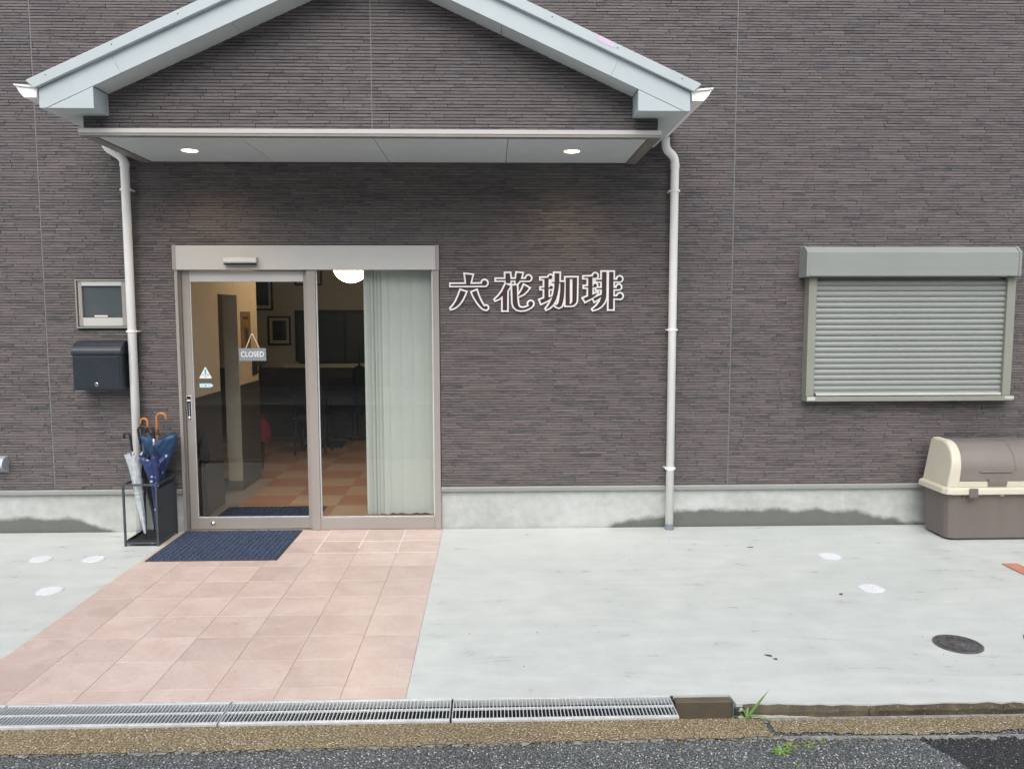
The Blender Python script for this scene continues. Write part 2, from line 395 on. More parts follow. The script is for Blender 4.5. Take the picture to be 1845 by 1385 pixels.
# mortar wedge inside the open channel
wd = MB(); wpt = [(1.56,-.036),(1.75,-.043),(2.0,-.058),(2.12,-.075),(2.2,-.10)]
for (xa,za),(xb,zb) in zip(wpt, wpt[1:]):
    wd.add([(xa,-3.085,-.14),(xb,-3.085,-.14),(xb,-2.97,-.14),(xa,-2.97,-.14),(xa,-3.085,za),(xb,-3.085,zb),(xb,-2.97,zb),(xa,-2.97,za)],
           [(4,5,6,7),(0,1,5,4),(2,3,7,6),(3,0,4,7),(1,2,6,5)])
part('mortar_wedge', wd, M['paleconc'], bpy.data.objects['drain_channel'])
part('channel_wall', MB().box(-14,14,CH1-.03,CH1,-.2,-.012), M['paleconc'], bpy.data.objects['drain_channel'])
# kerb stones beyond the grates
kb = thing('kerb', 'dark mossy kerb edging the open drain right of the grates', 'kerb', (1.53,-2.99,0))
for i,(xa,xb) in enumerate([(1.535,2.1),(2.103,2.72),(2.723,3.35),(3.354,4.0)]):
    mb = MB(); n = 14; vs = []; fs = []
    for k in range(n+1):
        x = xa+(xb-xa)*k/n; j = random.uniform(-.004,.004); ch_ = .006 if 0 < k < n else .014
        for y,z in ((-2.94,-.15),(-3.0+j,-.15),(-3.0+j,-.02-ch_),(-2.992+j,-.008+j*.5),(-2.965,-.002+j*.5),(-2.94,-.004)):
            vs.append((x-1.53,y+2.99,z))
    for k in range(n):
        for q in range(6):
            fs.append((k*6+q,k*6+(q+1)%6,(k+1)*6+(q+1)%6,(k+1)*6+q))
    fs += [tuple(range(6))[::-1], tuple(range(n*6,n*6+6))]
    mb.add(vs, fs); part('kerb_stone', mb, M['kerb'], kb)
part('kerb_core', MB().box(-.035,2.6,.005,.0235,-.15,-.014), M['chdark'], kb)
# rubble in the broken joint
for i in range(7):
    bm = bmesh.new(); bmesh.ops.create_icosphere(bm, subdivisions=1, radius=random.uniform(.008,.018))
    for v in bm.verts: v.co *= random.uniform(.7,1.25)
    me = bpy.data.meshes.new('rubble'); bm.to_mesh(me); bm.free(); me.materials.append(M['paleconc'])
    o = link('rubble', me, kb); o.location = (random.uniform(-.02,.045), .035+random.uniform(-.035,.02), random.uniform(-.07,-.015))
# tan gravelly strip along the road edge, ragged on the street side
def ragged(x0,x1,ya,yb0,z,step=.03,j=.008,back_j=0.0):
    mb = MB(); n = int((x1-x0)/step); top=[]; bot=[]
    for k in range(n+1):
        x = x0+(x1-x0)*k/n
        top.append((x, ya(x)+random.uniform(-back_j,back_j), z)); bot.append((x, yb0(x)+random.uniform(-j,j), z))
    for k in range(n):
        mb.quad(bot[k],bot[k+1],top[k+1],top[k])
    return mb
struct('kerb_strip', ragged(-8, 1.575, lambda x: CH1-.004, lambda x: -3.262+.018*math.sin(x*1.3), -.004, .02), M['strip_agg'])
ks2 = struct('kerb_strip', ragged(1.60, 9, lambda x: -3.105, lambda x: -3.222+.014*math.sin(x*5), -.005, .02, .010, .006), M['strip_agg'])
struct('mortar_edge', ragged(1.58, 9, lambda x: -3.080, lambda x: -3.125, -.008, .03, .008), M['edgeconc'])
struct('mortar_line', ragged(-8, 9, lambda x: -3.235+.01*math.sin(x*1.7), lambda x: -3.270+.018*math.sin(x*1.3), -.0085, .012, .016), M['edgeconc'])
# loose grit: real stones blurring the border of strip and asphalt
def grit(name, n, xr, yr, z, smin, smax, m, seed, label):
    rn = random.Random(seed); mb = MB()
    for k in range(n):
        x = rn.uniform(*xr); y = rn.triangular(*yr); s_ = rn.uniform(smin,smax); a = rn.uniform(0,6.28); vs = []
        for q in range(5):
            th = a+q*1.2566; rr_ = s_*rn.uniform(.7,1.2); vs.append((x+rr_*math.cos(th), y+rr_*math.sin(th), z-.001))
        vs += [(x+(vx-x)*.6, y+(vy-y)*.6, z+s_*rn.uniform(.35,.8)) for vx,vy,_ in vs]
        mb.add(vs, [(q,(q+1)%5,5+(q+1)%5,5+q) for q in range(5)]+[(5,6,7,8,9)])
    o = part(name, mb, m); o['kind'] = 'stuff'; o['label'] = label; o['category'] = 'gravel'
M['grit_tan'] = mat('tan_grit', (.27,.225,.15), .75, 0, .4, 90, 0); M['grit_grey'] = mat('grey_grit', (.27,.29,.29), .6, 0, .5, 90, 0); M['grit_pale'] = mat('pale_grit', (.62,.63,.60), .6, 0, .2, 90, 0)
grit('tan_gravel', 1500, (-1.9,3.0), (-3.34,-3.22,-3.265), -.0112, .0012, .0036, M['grit_tan'], 21, 'loose tan gravel along the road edge')
grit('grey_gravel', 1800, (-1.9,3.0), (-3.30,-3.17,-3.25), -.0052, .0012, .0036, M['grit_grey'], 22, 'loose grey gravel along the road edge')
grit('asphalt_stones', 2600, (-1.9,2.6), (-3.75,-3.26,-3.45), -.0125, .002, .0052, M['grit_grey'], 23, 'stones standing proud of the worn asphalt')
grit('pale_stones', 260, (-1.9,2.4), (-3.7,-3.1,-3.35), -.0115, .002, .0042, M['grit_pale'], 24, 'pale chips in the asphalt and gravel strip')
# fresh asphalt patch on the right
ap = [(2.17,-3.238)]+[(2.17+.05*k, -3.236+random.uniform(-.012,.012)) for k in range(1,60)]+[(5.1,-5.2),(3.3,-5.0)]+[(2.26-.0*k+random.uniform(-.02,.02)+.25*(k/12), -3.40-.12*k) for k in range(11,-1,-1)]
pb = MB(); pb.quad(*[(x,y,-.0104) for x,y in ap][::-1])
struct('asphalt_patch', pb, M['newasphalt'])

# ------------------------------------------------------------------ terracotta tile pad
TP, TY0 = .303, .030
pad = struct('tile_pad', MB().quad((-7*TP,-2.872,.001),(-.0,-2.872,.001),(0,-.0,.001),(-7*TP,0,.001)), M['grout'])
def tile_mesh(w, d):
    mb = MB(); c = .0007; h = .0035
    mb.add([(0,0,-.003),(w,0,-.003),(w,d,-.003),(0,d,-.003),(0,0,h-c),(w,0,h-c),(w,d,h-c),(0,d,h-c),(c,c,h),(w-c,c,h),(w-c,d-c,h),(c,d-c,h)],
           [(0,1,5,4),(1,2,6,5),(2,3,7,6),(3,0,4,7),(4,5,9,8),(5,6,10,9),(6,7,11,10),(7,4,8,11),(8,9,10,11)])
    return mb.mesh('tile', M['tile'])
tfull = tile_mesh(TP-.0024, TP-.0024); tlast = tile_mesh(TP-.0024, 2.872-(TY0+9*TP)-.0024); tfirst = tile_mesh(TP-.0024, TY0-.004)
for c in range(7):
    for r in range(-1, 10):
        me = tfirst if r == -1 else tlast if r == 9 else tfull
        y1 = -(TY0+r*TP) if r >= 0 else 0
        d = {-1: TY0-.004, 9: 2.872-(TY0+9*TP)-.0024}.get(r, TP-.0024)
        o = link('tile', me, pad); o.location = (-(c+1)*TP+.0012, y1-.0012-d, 0)
        o.rotation_euler = (random.uniform(-.0012,.0012), random.uniform(-.0012,.0012), 0)
wg = MB()
for k in (1,2,3):
    x = -k*TP; wg.box(x-.004,x+.004,-(TY0+2*TP)+(.12 if k==2 else 0),-.0,.0015,.0042)
for r in (1,2):
    wg.box(-3.0*TP,-.004,-(TY0+r*TP)-.003,-(TY0+r*TP)+.003,.0015,.0044)
part('white_joint', wg, M['groutw'], pad, label='fresh white grout lines by the fixed door pane')

# ------------------------------------------------------------------ building
B = thing('cafe_building', 'brown stacked-strip clad cafe front with gabled entrance porch', 'building')
WX0, WX1, WZ1 = -6.0, 7.0, 5.6
DX0, DX1, DZ1 = -2.100, -.012, 2.303          # door opening
NX0, NX1, NZ0, NZ1 = -2.862, -2.478, 1.668, 2.028   # small window opening
wall = MB()
for b in [(WX0,NX0,0.36,WZ1),(NX0,NX1,.36,NZ0),(NX0,NX1,NZ1,WZ1),(NX1,DX0,.36,WZ1),(DX0,DX1,DZ1,WZ1),(DX1,WX1,.36,WZ1)]:
    wall.box(b[0],b[1],.0,.14,b[2],b[3])
part('wall', wall, M['groove'], B)
fo = MB().box(WX0,DX0-.001,.012,.14,-.1,.359).box(DX1+.001,WX1,.012,.14,-.1,.359)
part('foundation', fo, M['found'], B)
tr = part('base_flashing', MB().prism([(-.021,.318),(-.021,.345),(-.014,.353),(.011,.358),(.011,.318)], WX0, DX0-.004, 'x'), M['trim'], B)
part('base_flashing', MB().prism([(-.021,.318),(-.021,.345),(-.014,.353),(.011,.358),(.011,.318)], DX1+.004, WX1, 'x'), M['trim'], B)

PIT = .455/21
def strips(x0, x1, z0, z1, yb, holes=(), lim=None, seed=1):
    """thin moulded strips, each its own proud block with chamfered edges"""
    rn = random.Random(seed); mb = MB(); tint = []
    rows = int((z1-z0)/PIT)+1
    for r in range(rows):
        za = z0+r*PIT; zb = min(za+PIT-.0021, z1)
        if zb-za < .006: continue
        xa, xb = x0, x1
        if lim:
            xa, xb = lim((za+zb)/2)
            if xb-xa < .03: continue
        iv = [(xa,xb)]
        for (hx0,hx1,hz0,hz1) in holes:
            if zb > hz0 and za < hz1:
                nv = []
                for p,q in iv:
                    if hx0 > p: nv.append((p,min(q,hx0)))
                    if hx1 < q: nv.append((max(p,hx1),q))
                    if hx0 <= p and hx1 >= q: pass
                iv = [(p,q) for p,q in nv if q-p > .004]
        for p,q in iv:
            x = p - (rn.random()*.2 if q-p > .3 else 0); first = True
            while x < q-.002:
                L = rn.choice((.235,.235,.235,.19,.28,.12)); L *= rn.uniform(.95,1.05)
                a, b = max(x,p), min(x+L-.0014, q); x += L
                if b-a < .004: continue
                dd = rn.choice((.0048,.0055,.0062,.007,.0085))
                tc = (rn.random(), rn.random(), rn.random())
                rough = rn.random() < .25 and b-a > .08
                n = 9 if rough else 1; o = len(mb.v)
                for k in range(n+1):
                    xx = a+(b-a)*k/n; e = .0012 if k == 0 else -.0012 if k == n else 0
                    jt = rn.uniform(.0008,.0055) if rough else .0022; jy = rn.uniform(-.002,.0012) if rough else 0
                    jb = rn.uniform(.0006,.003) if rough else .0008
                    mb.v += [(xx,yb,za),(xx+e,yb-dd-jy,za+jb),(xx+e,yb-dd-jy*.6,zb-jt),(xx,yb-.001,zb)]
                nf = 0
                for k in range(n):
                    i = o+4*k
                    mb.f += [(i,i+4,i+5,i+1),(i+1,i+5,i+6,i+2),(i+2,i+6,i+7,i+3)]; nf += 3
                mb.f += [(o,o+1,o+2,o+3),(o+4*n+3,o+4*n+2,o+4*n+1,o+4*n)]; nf += 2
                tint += [tc]*nf
    me = mb.mesh('siding', M['strip'])
    at = me.attributes.new('tint', 'FLOAT_COLOR', 'FACE')
    at.data.foreach_set('color', [q for t in tint for q in (t[0],t[1],t[2],1.)])
    return me
HOLES = [(DX0-.006,DX1+.006,-1,DZ1+.004),(NX0-.012,NX1+.012,NZ0-.012,NZ1+.012)]
SE = [-3.125, 2.352]
for i,(xa,xb) in enumerate([(WX0,SE[0]-.005),(SE[0]+.005,SE[1]-.005),(SE[1]+.005,WX1)]):
    o = link('siding', strips(xa,xb,.362,WZ1,-.0005,HOLES,None,11+i), B); o['kind'] = 'stuff'
for s in SE: part('sealant_joint', MB().box(s-.0045,s+.0045,-.0045,-.0003,.362,WZ1), M['seal'], B)

# ---- porch
PC, SL = -.38, .45
zv = lambda d: 3.237+SL*(2.145-d)
YG, YB, YV = -.94, -1.14, -1.17
porch = part('porch_canopy', MB().box(PC-1.905,PC+1.905,YG+.012,-.012,2.965,3.12), M['groove'], B)
# triangular gable backing
gb = MB().prism([(PC-1.905,3.121),(PC+1.905,3.121),(PC+1.905,zv(1.905)-.21),(PC,zv(0)-.21),(PC-1.905,zv(1.905)-.21)], YG+.010, YG+.09)
part('gable_backing', gb, M['groove'], porch)
def glim(z):
    d = min(1.915, 2.145-(z-3.237+.20)/SL); return (PC-d, PC+d)
gm = strips(-3,3,2.988,zv(0)-.2,YG+.0095,[(-.3915,-.3845,0,9)],glim,31)
o = link('siding', gm, porch); o['kind'] = 'stuff'
part('sealant_joint', MB().box(-.3915,-.3845,YG+.003,YG+.0095,2.988,3.9), M['seal'], porch)
# side cheeks of the porch box
for sx in (-1,1):
    x = PC+sx*1.906
    part('side_cheek', MB().box(min(x,x+sx*.011),max(x,x+sx*.011),YG+.012,-.013,2.985,3.075), M['groove'], porch)
# soffit panels (four, 910 mm module) and downlights
ex = [-2.238,-1.292,-.392,.5245,1.478]
for a,b in zip(ex, ex[1:]):
    box('soffit_panel', M['soffit'], porch, a+.002, b-.002, -.935, -.012, 2.951, 2.9645, .0012)
# edge trim profile around the soffit
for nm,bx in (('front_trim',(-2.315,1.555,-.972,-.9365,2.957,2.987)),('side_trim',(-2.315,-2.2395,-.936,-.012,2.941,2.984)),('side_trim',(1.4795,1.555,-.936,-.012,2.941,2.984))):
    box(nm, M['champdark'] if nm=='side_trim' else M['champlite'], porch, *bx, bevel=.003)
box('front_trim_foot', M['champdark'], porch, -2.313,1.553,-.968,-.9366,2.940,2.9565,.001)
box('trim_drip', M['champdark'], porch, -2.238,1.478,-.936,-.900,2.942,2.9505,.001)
# barge boards, return boxes, rake soffit, verge, roof
for sx in (-1,1):
    P = lambda d,z: (PC+sx*d, z)
    bg = MB().prism([P(2.083,zv(2.083)-.075),P(1.6215,zv(1.6215)-.068),P(1.5635,zv(1.5635)-.208),P(2.045,3.072),P(2.083,3.072)], YB, YB+.02)
    part('barge_board', bg, M['board'], porch, bevel=.0015)
    bg = MB().prism([P(1.6208,zv(1.6208)-.068),P(.0,zv(0)-.068),P(0,zv(0)-.208),P(1.5628,zv(1.5628)-.208)], YB, YB+.02)
    part('barge_board', bg, M['board'], porch, bevel=.0015)
    rb = MB().prism([P(2.038,3.0725),P(1.743,zv(1.743)-.2105),P(1.743,3.0725)], YB+.002, YG+.008)
    part('return_box', rb, M['board'], porch, bevel=.0015)
    for d0,d1 in ((1.742,.86),(.857,0)):
        rs = MB().prism([P(d0,zv(d0)-.206),P(d1,zv(d1)-.206),P(d1,zv(d1)-.196),P(d0,zv(d0)-.196)], YB+.021, YG+.006)
        part('rake_soffit', rs, M['soffit'], porch)
    part('eave_soffit', MB().box(*sorted((PC+sx*1.918,PC+sx*2.078)),YB+.022,-.012,3.073,3.085), M['soffit'], porch)
    part('eave_fascia', MB().box(*sorted((PC+sx*2.0785,PC+sx*2.083)),YB+.021,-.012,3.0735,3.19), M['board'], porch)
    vg = MB().prism([P(2.145,zv(2.145)-.006),P(2.14,zv(2.14)),P(0,zv(0)),P(0,zv(0)-.07),P(2.097,zv(2.097)-.07)], YV, YB+.03)
    verge = part('verge_flashing', vg, M['board'], porch, bevel=.003)
    rf = MB().prism([P(2.14,zv(2.14)-.008),P(0,zv(0)-.008),P(0,zv(0)-.06),P(2.10,zv(2.10)-.06)], YB+.031, -.012)
    part('roof', rf, M['trim'], porch)
    for k in range(5):
        d = 2.02-.42*k
        o = part('screw', MB().lathe([(.004,-.001),(.004,.0012)], 8), M['black'], porch); o.location = (PC+sx*d, YV, zv(d)-.026); o.rotation_euler = (R(90),0,0)
    if sx > 0:
        d0,d1 = 1.575,1.47
        part('purple_tape', MB().quad((PC+d0,YV-.0012,zv(d0)-.038),(PC+d0,YV-.0012,zv(d0)-.004),(PC+d1,YV-.0012,zv(d1)-.004),(PC+d1,YV-.0012,zv(d1)-.038)), M['tape'], porch, label='faded pale purple tape on the verge')
    # gutter: thin open trough
    pr = [(.0,3.205),(.004,3.133),(.082,3.133),(.090,3.142),(.112,3.168),(.128,3.200),(.142,3.206),(.142,3.213),(.124,3.208),(.106,3.172),(.084,3.146),(.078,3.138),(.009,3.138),(.006,3.205)]
    gx = PC+sx*2.088
    gt = MB().prism([(gx+sx*a, z) for a,z in pr], -1.152, -.02)
    gut = part('gutter', gt, M['pvc'], porch, bevel=.001)
# end caps of the gutters (a recessed web with a rim)
for sx in (-1,1):
    gx = PC+sx*2.088
    web = MB().prism([(gx+sx*a,z) for a,z in ((.004,3.196),(.007,3.136),(.08,3.136),(.108,3.170),(.122,3.200))], -1.146, -1.142)
    part('gutter_end', web, M['pvc'], porch)
    rim = MB().prism([(gx+sx*a,z) for a,z in ((.0,3.192),(.140,3.206),(.143,3.217),(.0,3.206))], -1.157, -1.140)
    part('gutter_end', rim, M['pvc'], porch, bevel=.002)

# downpipes
def arc_path(pts, n=7, rad=.05):
    out = [Vector(pts[0])]
    for a,b,c in zip(pts, pts[1:], pts[2:]):
        a,b,c = Vector(a),Vector(b),Vector(c); u = (a-b).normalized(); w = (c-b).normalized()
        r = min(rad, (a-b).length*.48, (c-b).length*.48)
        for k in range(n+1):
            t = k/n; p0 = b+u*r; p2 = b+w*r
            out.append(p0*(1-t)**2+b*2*t*(1-t)+p2*t*t)
    out.append(Vector(pts[-1])); return out
for pts,x in (([(1.778,-.085,3.134),(1.778,-.085,3.045),(1.856,-.072,2.985),(1.856,-.072,.04)],1.856),
              ([(-2.555,-.085,3.134),(-2.555,-.085,3.045),(-2.424,-.072,2.962),(-2.424,-.072,.04)],-2.424)):
    dp = part('downpipe', MB().tube(arc_path(pts), .0325, 20), M['pvc'], B, smooth=True)
    for z in (2.725,1.632,.508):
        rg = MB().tube([(x,-.072,z-.009),(x,-.072,z+.009)], .0375, 20).box(x-.043,x-.032,-.08,-.0,z-.006,z+.006).box(x+.032,x+.043,-.08,-.0,z-.006,z+.006)
        part('bracket', rg, M['pvc'], dp)
    part('socket', MB().tube([(x,-.072,2.90),(x,-.072,2.935)], .036, 20), M['pvc'], dp, smooth=False)
    part('ground_collar', MB().tube([(x,-.072,-.01),(x,-.072,.047)], .036, 24), M['pvcgrey'], dp)

# ---- automatic sliding door
door = part('sliding_door', MB().box(-2.102,-.012,-.030,.11,2.114,2.304), M['champlite'], B, bevel=.002)
box('header_end', M['champ'], door, -2.106,-2.078,-.033,.10,2.112,2.307,.001)
box('header_end', M['champ'], door, -.040,-.008,-.033,.10,2.112,2.307,.001)
box('jamb', M['champ'], door, -2.100,-2.076,-.022,.135,0.006,2.113)
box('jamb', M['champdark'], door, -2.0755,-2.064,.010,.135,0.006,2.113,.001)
box('jamb', M['champ'], door, -.062,-.012,-.020,.135,0.006,2.113)
box('mullion', M['champ'], door, -1.066,-.996,-.012,.030,0.006,2.113)
box('bottom_rail', M['champ'], door, -.9955,-.0625,-.008,.05,0.007,.106)
fg = part('fixed_pane', MB().box(-.994,-.064,.018,.024,.107,2.113), M['glass'], door)
for b in ((-.995,-.985,.008,.017,.1065,2.113),(-.073,-.0626,.008,.017,.1065,2.113)): box('gasket', M['gasket'], door, *b, .0008)
box('gasket', M['gasket'], door, -.984,-.074,.008,.017,.1065,.112,.0008)
leaf = part('door_leaf', MB().box(-2.0635,-2.004,.034,.070,.008,2.108), M['champ'], door, bevel=.002)
leaf2 = [('stile',(-1.10,-1.04,.0345,.0695,.008,2.108)),('top_rail',(-2.0035,-1.1005,.035,.069,2.022,2.1075)),('bottom_rail',(-2.0035,-1.1005,.035,.069,.009,.104))]
for nm,b in leaf2: box(nm, M['champlite'] if nm=='top_rail' else M['champ'], door, *b)
part('leaf_pane', MB().box(-2.0035,-1.1005,.049,.055,.1045,2.0215), M['glass'], door)
box('gasket', M['gasket'], door, -2.0036,-1.9985,.040,.0485,.1045,2.0215,.0005)
box('gasket', M['gasket'], door, -1.998,-1.101,.040,.0485,.1045,.109,.0005)
se = part('sensor', MB().prism([(-.031,2.156),(-.078,2.162),(-.084,2.172),(-.074,2.206),(-.031,2.212)], -1.693,-1.437, 'x'), M['champlite'], door, bevel=.003)
part('sensor_window', MB().box(-1.690,-1.440,-.080,-.032,2.150,2.1565), M['blackplas'], door)
hd = box('pull_handle', M['signwhite'], door, -2.0585,-2.0195,.027,.0335,.905,1.110,.004)
box('handle_recess', M['blackplas'], door, -2.055,-2.023,.0262,.0268,.909,1.106,.0)
hm = MB().box(-2.052,-2.026,.0255,.0259,1.065,1.079)
for k in range(9): hm.box(-2.041,-2.036,.0255,.0259,1.048-.012*k-.007,1.048-.012*k)
hm.box(-2.049,-2.031,.0255,.0259,.925,.943); hm.box(-2.046,-2.034,.0255,.0259,.914,.918)
part('handle_marks', hm, M['stwhite'], door)
kn = MB().lathe([(.019,0),(.021,.004),(.017,.008),(.006,.009),(.004,.013)], 20)
ko = part('floor_lock', kn, M['chrome'], door, smooth=True); ko.location = (-1.883,.035,.055); ko.rotation_euler = (R(90),0,0)
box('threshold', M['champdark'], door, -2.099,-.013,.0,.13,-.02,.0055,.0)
# stickers on the leaf glass
def text_mesh(txt, size, mat_, ext=0):
    cu = bpy.data.curves.new('t', 'FONT'); cu.body = txt; cu.size = size; cu.align_x = 'CENTER'; cu.align_y = 'CENTER'; cu.extrude = ext
    ob = bpy.data.objects.new('t', cu); COL.objects.link(ob); bpy.context.view_layer.update()
    me = bpy.data.meshes.new_from_object(ob.evaluated_get(bpy.context.evaluated_depsgraph_get()))
    bpy.data.objects.remove(ob); me.materials.clear(); me.materials.append(mat_); return me
def text(name, txt, size, mat_, parent, x, y, z, ext=0, sx=1):
    o = link(name, text_mesh(txt, size, mat_, ext), parent); o.location = (x,y,z); o.rotation_euler = (R(90),0,0); o.scale = (sx,1,1); return o
st = part('warning_sticker', MB().prism([(-1.956,1.253),(-1.953,1.248),(-1.860,1.248),(-1.857,1.253),(-1.904,1.339),(-1.909,1.339)], .0478, .0486), M['stwhite'], door, label='white triangular warning sticker with blue exclamation mark')
part('exclamation', MB().prism([(-1.914,1.322),(-1.899,1.322),(-1.9015,1.275),(-1.9115,1.275)], .0468,.0474).prism([(-1.9065+.006*math.cos(a*.785),1.262+.006*math.sin(a*.785)) for a in range(8)], .0468,.0474), M['cyan'], st)
text('sticker_character', '注', .021, M['red'], st, -1.927,.0472,1.275)
text('sticker_character', '意', .021, M['red'], st, -1.886,.0472,1.275)
st2 = part('arrow_sticker', MB().prism([(-1.960,1.171),(-1.866,1.171),(-1.841,1.190),(-1.866,1.209),(-1.960,1.209)], .0478,.0486), M['cyan'], door, label='small cyan arrow sticker pointing right')
part('arrow_face', MB().prism([(-1.954,1.177),(-1.868,1.177),(-1.850,1.190),(-1.868,1.203),(-1.954,1.203)], .0468,.0474), M['stwhite'], st2)
text('sticker_character', '自', .017, M['inkgrey'], st2, -1.938,.0464,1.190); text('sticker_character', '動', .017, M['inkgrey'], st2, -1.878,.0464,1.190)
part('arrow_mark', MB().prism([(-1.924,1.190),(-1.915,1.195),(-1.902,1.195),(-1.893,1.190),(-1.902,1.185),(-1.915,1.185)], .0460,.0464), M['inkgrey'], st2)

# ---- small window
sw = part('window', MB().box(-2.874,-2.466,-.030,.02,1.655,1.668), M['shutterframe'], B, bevel=.001)
for b in ((-2.874,-2.466,-.030,.02,2.0285,2.040),(-2.874,-2.862,-.030,.02,1.6685,2.028),(-2.478,-2.466,-.030,.02,1.6685,2.028)): box('frame', M['shutterframe'], sw, *b, .001)
for b in ((-2.8555,-2.8265,1.672,2.0275),(-2.516,-2.4785,1.672,2.0275)): box('stile', M['champ'], sw, b[0],b[1],-.020,.02,b[2],b[3])
for b in ((1.672,1.738),(1.989,2.0275)): box('sash_rail', M['champlite'], sw, -2.826,-2.5165,-.019,.02,b[0],b[1])
part('pane', MB().box(-2.826,-2.5165,.0,.006,1.7385,1.9885), M['frost'], sw)
box('curtain_edge', M['creamw'], sw, -2.80,-2.745,.010,.016,1.74,1.985,.0)
box('handle', M['creamw'], sw, -2.742,-2.64,-.006,-.0005,1.744,1.758,.001)

# ---- roller shutter window
sh = part('window_shutter', MB().prism([(0.0,2.050),(-.150,2.050),(-.158,2.058),(-.158,2.240),(-.105,2.286),(-.0,2.286)], 2.915,4.600,'x'), M['shutter'], B, bevel=.002)
for xa,xb in ((2.895,2.9145),(4.6005,4.622)):
    part('box_end', MB().prism([(0.0,2.047),(-.155,2.047),(-.163,2.055),(-.163,2.243),(-.108,2.290),(-.0,2.290)], xa,xb,'x'), M['shutter'], sh, bevel=.003)
box('box_lip', M['shutter'], sh, 2.925,4.592,-.1625,-.158,2.056,2.098,.0015)
for xa,xb in ((2.945,3.010),(4.560,4.628)):
    gr_ = box('guide_rail', M['shutterframe'], sh, xa,xb,-.098,.0,1.092,2.047,.003)
n_sl = 20; zb0, zt0 = 1.132, 2.030; ph = (zt0-zb0)/n_sl
def slat_mesh():
    pr = []
    for k in range(9):
        t = k/8; pr.append((-.062-.011*math.sin(math.pi*(t*.9+.05)), t*(ph-.005)))
    pr += [(-.058,ph-.005),(-.055,ph),(-.050,ph),(-.050,0)]
    return MB().prism(pr, 3.0105, 4.5595, 'x').mesh('slat', M['shutter'])
sm = slat_mesh()
for k in range(n_sl):
    o = link('slat', sm, sh); o.location = (0, random.uniform(-.0008,.0008), zb0+k*ph)
part('backing', MB().box(3.0105,4.5595,-.045,-.01,1.06,2.047), M['shutter'], sh)
box('bottom_bar', M['champlite'], sh, 3.026,4.548,-.106,-.051,1.097,1.118,.004)
box('bottom_slat', M['shutter'], sh, 3.0105,4.5595,-.072,-.050,1.1185,1.1315,.002)
box('sill', M['shutterframe'], sh, 2.946,4.650,-.112,.0,1.052,1.0905,.003)
box('sill_end', M['champlite'], sh, 4.572,4.648,-.1155,-.113,1.066,1.0895,.001); box('sill_end', M['champlite'], sh, 2.949,3.015,-.1155,-.113,1.060,1.0895,.001)
# bathroom-type vent hood at the far left
vh = MB(); prf = [(0,0)]+[(-.105*math.sin(k*math.pi/2/8)**.8, .135-.135*(1-math.cos((8-k)*math.pi/2/8))*.0 - .135*(1-math.cos(k*math.pi/2/8))*.55) for k in range(9)]
prf = [(0,.0),(-.10,.058),(-.102,.075),(-.094,.100),(-.074,.122),(-.046,.134),(0,.137)]
vh.prism([(y,z+.500) for y,z in prf], -3.63,-3.478,'x')
part('vent_hood', vh, M['steelgrey'], B, bevel=.002, label='curved steel vent hood low on the wall')

